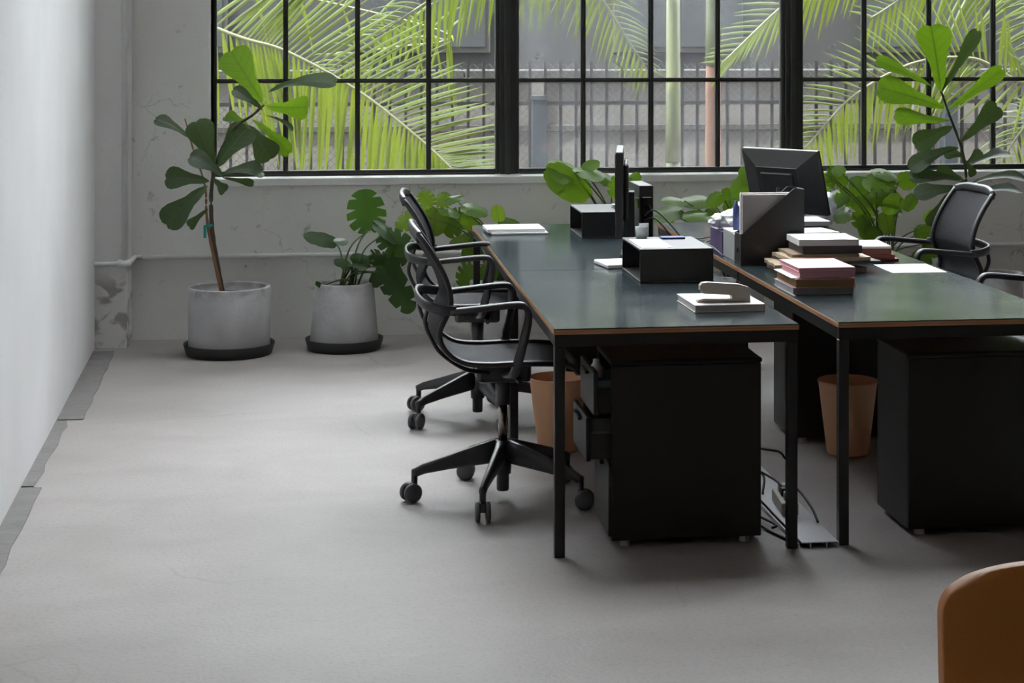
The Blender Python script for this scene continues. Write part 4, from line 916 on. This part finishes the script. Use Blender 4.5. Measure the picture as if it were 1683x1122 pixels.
# paper piles behind and beside the file
stk = [('folder', 1.80, 2.13, 7.10, 7.36, .022, 'folder_tan', .10, 'bottom tan folder of the ragged pile before the magazine file'), ('folder', 1.775, 2.10, 7.11, 7.36, .014, 'folder_manila', -.06, 'creased manila folder second from the bottom of the ragged pile'),
       ('folder', 1.83, 2.19, 7.10, 7.37, .012, 'folder_dark', .12, 'dark folder third from the bottom of the ragged pile'), ('folder', 1.82, 2.16, 7.11, 7.36, .016, 'folder_manila', .05, 'manila folder in the middle of the ragged pile'), ('folder', 1.84, 2.12, 7.12, 7.36, .012, 'folder_tan', -.03, 'tan folder under the dark box file of the ragged pile'),
       ('box_file', 1.885, 2.13, 7.13, 7.36, .032, 'folder_dark', .0, 'dark box file near the top of the ragged pile'), ('book', 1.875, 2.12, 7.13, 7.37, .026, 'paper_white', -.04, 'white paper block topmost on the ragged pile')]
z = ZT
for nm, a, b_, c_, d_, th_, m_, ro, lab in stk:
    bm = B(); nx, ny = 8, 6; rn = random.Random(int(a * 1000)); warp = .5 if nm == 'folder' else .08
    gx = [[None] * (ny + 1) for _ in range(nx + 1)]
    top = []; bot = []
    for i in range(nx + 1):
        for j in range(ny + 1):
            x = a + (b_ - a) * i / nx + (rn.uniform(-.006, .006) if i in (0, nx) and nm == 'folder' else 0); y = c_ + (d_ - c_) * j / ny + (rn.uniform(-.005, .005) if j in (0, ny) and nm == 'folder' else 0)
            dz = 0
            bot.append(bm.verts.new((x, y, z + .0005))); top.append(bm.verts.new((x, y, z + th_ - (rn.uniform(0, .35) * th_ * warp if i in (0, nx) or j in (0, ny) else 0))))
    I = lambda i, j: i * (ny + 1) + j
    for i in range(nx):
        for j in range(ny):
            bm.faces.new((top[I(i, j)], top[I(i + 1, j)], top[I(i + 1, j + 1)], top[I(i, j + 1)])); bm.faces.new((bot[I(i, j)], bot[I(i, j + 1)], bot[I(i + 1, j + 1)], bot[I(i + 1, j)]))
    for i in range(nx):
        for j in (0, ny): bm.faces.new((bot[I(i, j)], bot[I(i + 1, j)], top[I(i + 1, j)], top[I(i, j)]))
    for j in range(ny):
        for i in (0, nx): bm.faces.new((bot[I(i, j)], bot[I(i, j + 1)], top[I(i, j + 1)], top[I(i, j)]))
    bmesh.ops.rotate(bm, verts=bm.verts, cent=((a + b_) / 2, (c_ + d_) / 2, z), matrix=Matrix.Rotation(ro, 3, 'Z'))
    single(nm, bm, m_, lab, 'folder' if nm == 'folder' else 'papers'); z += th_
slab('paper_sheet', 1.98, 2.13, 7.53, 7.72, ZT, .112, 'paper_grey', 'tall paper block behind the ragged pile', 'papers', .1)
slab('paper_sheet', 1.98, 2.14, 7.53, 7.72, ZT + .1125, .008, 'paper_white', 'white sheets lying on the tall paper block behind the ragged pile', 'papers', .15)
z = ZT
for nm, a, b_, c_, d_, th_, m_, ro, lab in (('folder', 2.17, 2.385, 7.46, 7.70, .012, 'card_red', .05, 'lowest red folder of the stack right of the ragged pile'), ('folder', 2.16, 2.375, 7.46, 7.70, .018, 'card_red', -.04, 'second red folder from the bottom right of the ragged pile'), ('box_file', 2.15, 2.355, 7.46, 7.71, .026, 'card_red', .02, 'thick red-brown box file right of the ragged pile'), ('paper_sheet', 2.14, 2.36, 7.45, 7.70, .010, 'paper_white', -.08, 'white papers on the thick red-brown box file')):
    slab(nm, a, b_, c_, d_, z, th_, m_, lab, 'folder' if nm != 'paper_sheet' else 'papers', ro); z += th_ + .0004
# farther back
z = ZT
for a, b_, c_, d_, th_, m_, lab in ((2.06, 2.32, 8.42, 8.62, .03, 'card_brown', 'brown book at the bottom of the far stack behind the monitor'), (2.08, 2.34, 8.43, 8.62, .025, 'purple_file', 'violet file in the far stack behind the monitor'), (2.07, 2.36, 8.42, 8.66, .022, 'paper_white', 'white paper ream topmost on the far stack behind the monitor')):
    slab('file', a, b_, c_, d_, z, th_, m_, lab, 'papers', 0); z += th_ + .0004
bm = crumple('bag', (2.42, 8.80, ZT), .085, '', '', '', (.75, .8, 1.0), 4, .35, 9); single('plastic_bag', bm, 'plastic_clear', 'crumpled pale plastic bag at the far end of the right desk', 'bag', smooth=True)
slab('paper_sheet', 2.245, 2.47, 7.08, 7.36, ZT, .0015, 'paper_white', 'single white sheet lying at the right desk edge', 'paper', -.02)
slab('paper_sheet', 1.925, 1.985, 6.74, 6.78, ZT, .004, 'card_pink', 'small pink slip beside the pink box', 'paper')
# pink boxes
book('document_box', 1.672 + .012, 1.915, 6.52, 6.80, ZT, .026, 'paper_grey', 'paper_grey', 'grey folder at the bottom of the pink pile', 'folder')
book('document_box', 1.690, 1.918, 6.50, 6.79, ZT + .0265, .034, 'card_pink', 'card_brown', 'brown-edged document box with a pink lid in the pink pile', 'box', rot=.0)
slab('paper_sheet', 1.678, 1.80, 6.515, 6.78, ZT + .0610, .003, 'paper_white', 'lilac-white sheet sticking out of the pink pile', 'paper', .0)
book('document_box', 1.705, 1.915, 6.50, 6.775, ZT + .0645, .020, 'card_pink', 'card_pink', 'pink folder second from the top of the pink pile', 'folder')
book('document_box', 1.70, 1.915, 6.50, 6.78, ZT + .0850, .016, 'card_pink', 'card_pink', 'flat pink folder topmost on the pink pile', 'folder', rot=.01)
slab('ruler', 1.679, 1.689, 6.48, 6.74, ZT, .003, 'paper_grey', 'thin wooden ruler lying along the pink pile', 'ruler')

# ------------------------------------------------------------------ cables, strips and the floor channel
root = empty('cable_channel', (1.6, 6.9, 0)); tag(root, 'flat aluminium cable channel on the floor between the desk rows', 'cable cover')
bm = B(); box(bm, 1.545, 1.665, 5.86, 7.9, .016, .020, .001, seg=1); obj('cover_plate', bm, 'aluminium', root)
for xx in (1.535, 1.575, 1.63, 1.670):
    bm = B(); box(bm, xx - .002, xx + .002, 5.86, 7.9, 0, .016); obj('channel_wall', bm, 'aluminium', root)
def strip(x, y, rz, label, z=.0205):
    root = empty('power_strip', (x, y, z)); tag(root, label, 'power strip', 'power strips on the cable channel')
    bm = B(); box(bm, x - .03, x + .03, y - .11, y + .11, z, z + .045, .006, rot=rz, piv=(x, y, z)); obj('housing', bm, 'strip_beige', root)
    for k in range(3):
        yy = y - .07 + k * .06; bm = B(); box(bm, x - .016, x + .016, yy - .016, yy + .016, z + .045, z + .075, .004, rot=rz, piv=(x, y, z)); obj('plug', bm, 'cable_black' if k % 2 else 'strip_beige', root)
strip(1.565, 6.85, .05, 'beige power strip farther along the cable channel'); strip(1.60, 6.30, -.08, 'beige power strip nearest the desk legs')
strip(1.485, 6.62, .12, 'beige power strip lying on the floor by the left pedestal', 0.0)
for k, pts in enumerate((
    [(1.48, 6.9, .09), (1.53, 6.82, .15), (1.60, 6.75, .12), (1.56, 6.70, .07), (1.50, 6.72, .05), (1.49, 6.8, .10), (1.56, 6.84, .13)], [(1.60, 6.30, .09), (1.63, 6.25, .10), (1.655, 6.15, .06), (1.66, 6.08, .026)], [(1.56, 6.86, .10), (1.63, 6.90, .10), (1.70, 7.0, .07), (1.77, 7.06, .045), (1.80, 7.08, .012)],
    [(1.46, 6.55, .06), (1.50, 6.45, .13), (1.57, 6.38, .11), (1.60, 6.30, .09)], [(1.44, 6.4, .012), (1.47, 6.25, .02), (1.52, 6.12, .012), (1.50, 6.08, .012)], [(1.47, 7.1, .16), (1.52, 7.0, .12), (1.53, 6.92, .18), (1.55, 6.9, .21)], [(1.46, 6.66, .08), (1.52, 6.60, .115), (1.58, 6.55, .08), (1.56, 6.47, .03)], [(1.45, 6.2, .012), (1.49, 6.05, .006), (1.515, 5.97, .006), (1.522, 5.93, .006)])):
    cable('cord', pts, .0045 if k != 5 else .006, ['looped black cord above the cable channel', 'black cord curving down in front of the near power strip', 'black cord with a plug lying right of the desk leg', 'black cord rising behind the left pedestal', 'short black cord on the floor beside the channel', 'black cord end sticking up behind the pedestal', 'black cord drooping over the power strip by the pedestal', 'thin dark cord along the floor by the left pedestal'][k])
bm = crumple('bag', (1.72, 8.6, 0), .13, '', '', '', (.7, .8, 1.1), 4, .35, 4); single('plastic_bag', bm, 'plastic_clear', 'crumpled grey-blue plastic bag on the floor under the desks', 'bag', smooth=True)

# ------------------------------------------------------------------ orange chair
root = empty('upholstered_chair', (1.16, 3.12, 0)); tag(root, 'orange leather chair with a rounded back at the lower right', 'chair')
bm = B(); cx_, cy_ = 1.245, 2.93; nx, nz = 24, 14; rows = {}
def shell(u, v, side):                 # u -1..1 across, v 0..1 up; the back wraps slightly round the sitter
    wd = .232 * (1 - .10 * (1 - v)) ; e = 4.0
    zz = .50 + .31 * v
    hx = wd * (1 - max(0, (v - .72) / .28) ** 3.2 * .20)
    x = cx_ + u * hx; zz -= .045 * (abs(u) ** 3) * v * .9
    y = cy_ + .07 * u * u + side * .0225 * (1 - .3 * abs(u) ** 6) * (1 - .35 * max(0, (v - .85) / .15) ** 2) - .05 * v
    return V((x, y, zz))
gf = [[bm.verts.new(shell(-1 + 2 * i / nx, j / nz, -1)) for i in range(nx + 1)] for j in range(nz + 1)]
gb = [[bm.verts.new(shell(-1 + 2 * i / nx, j / nz, 1)) for i in range(nx + 1)] for j in range(nz + 1)]
for G_ in (gf, gb):
    for j in range(nz):
        for i in range(nx): bm.faces.new((G_[j][i], G_[j][i + 1], G_[j + 1][i + 1], G_[j + 1][i]))
def rim(a, b_):
    for p, q, r, s in zip(a, a[1:], b_, b_[1:]): bm.faces.new((p, q, s, r))
rim(gf[0], gb[0]); rim(gf[-1], gb[-1]); rim([r[0] for r in gf], [r[0] for r in gb]); rim([r[-1] for r in gf], [r[-1] for r in gb])
o = obj('backrest', bm, 'orange_leather', root, True)
md = o.modifiers.new('bevel', 'BEVEL'); md.width = .012; md.segments = 3; md.limit_method = 'ANGLE'
sd = o.modifiers.new('sub', 'SUBSURF'); sd.levels = 1; sd.render_levels = 2
bm = B(); box(bm, 1.10, 1.48, 2.95, 3.38, .345, .41, .03, seg=4); obj('seat', bm, 'orange_leather', root, True)
for xx in (1.12, 1.43):
    for yy in (2.98, 3.36):
        bm = B(); tube(bm, [(xx + .01, yy, 0), (xx + .01, yy, .35)], [.012, .016], 12); obj('leg', bm, 'black_steel', root, True)
for xx in (1.14, 1.36):
    bm = B(); bar(bm, [(xx, 2.97, .35), (xx, 2.955, .45), (xx, 2.945, .56)], .03, .012, V((0, 1, 0))); obj('back_support', bm, 'black_steel', root, True)
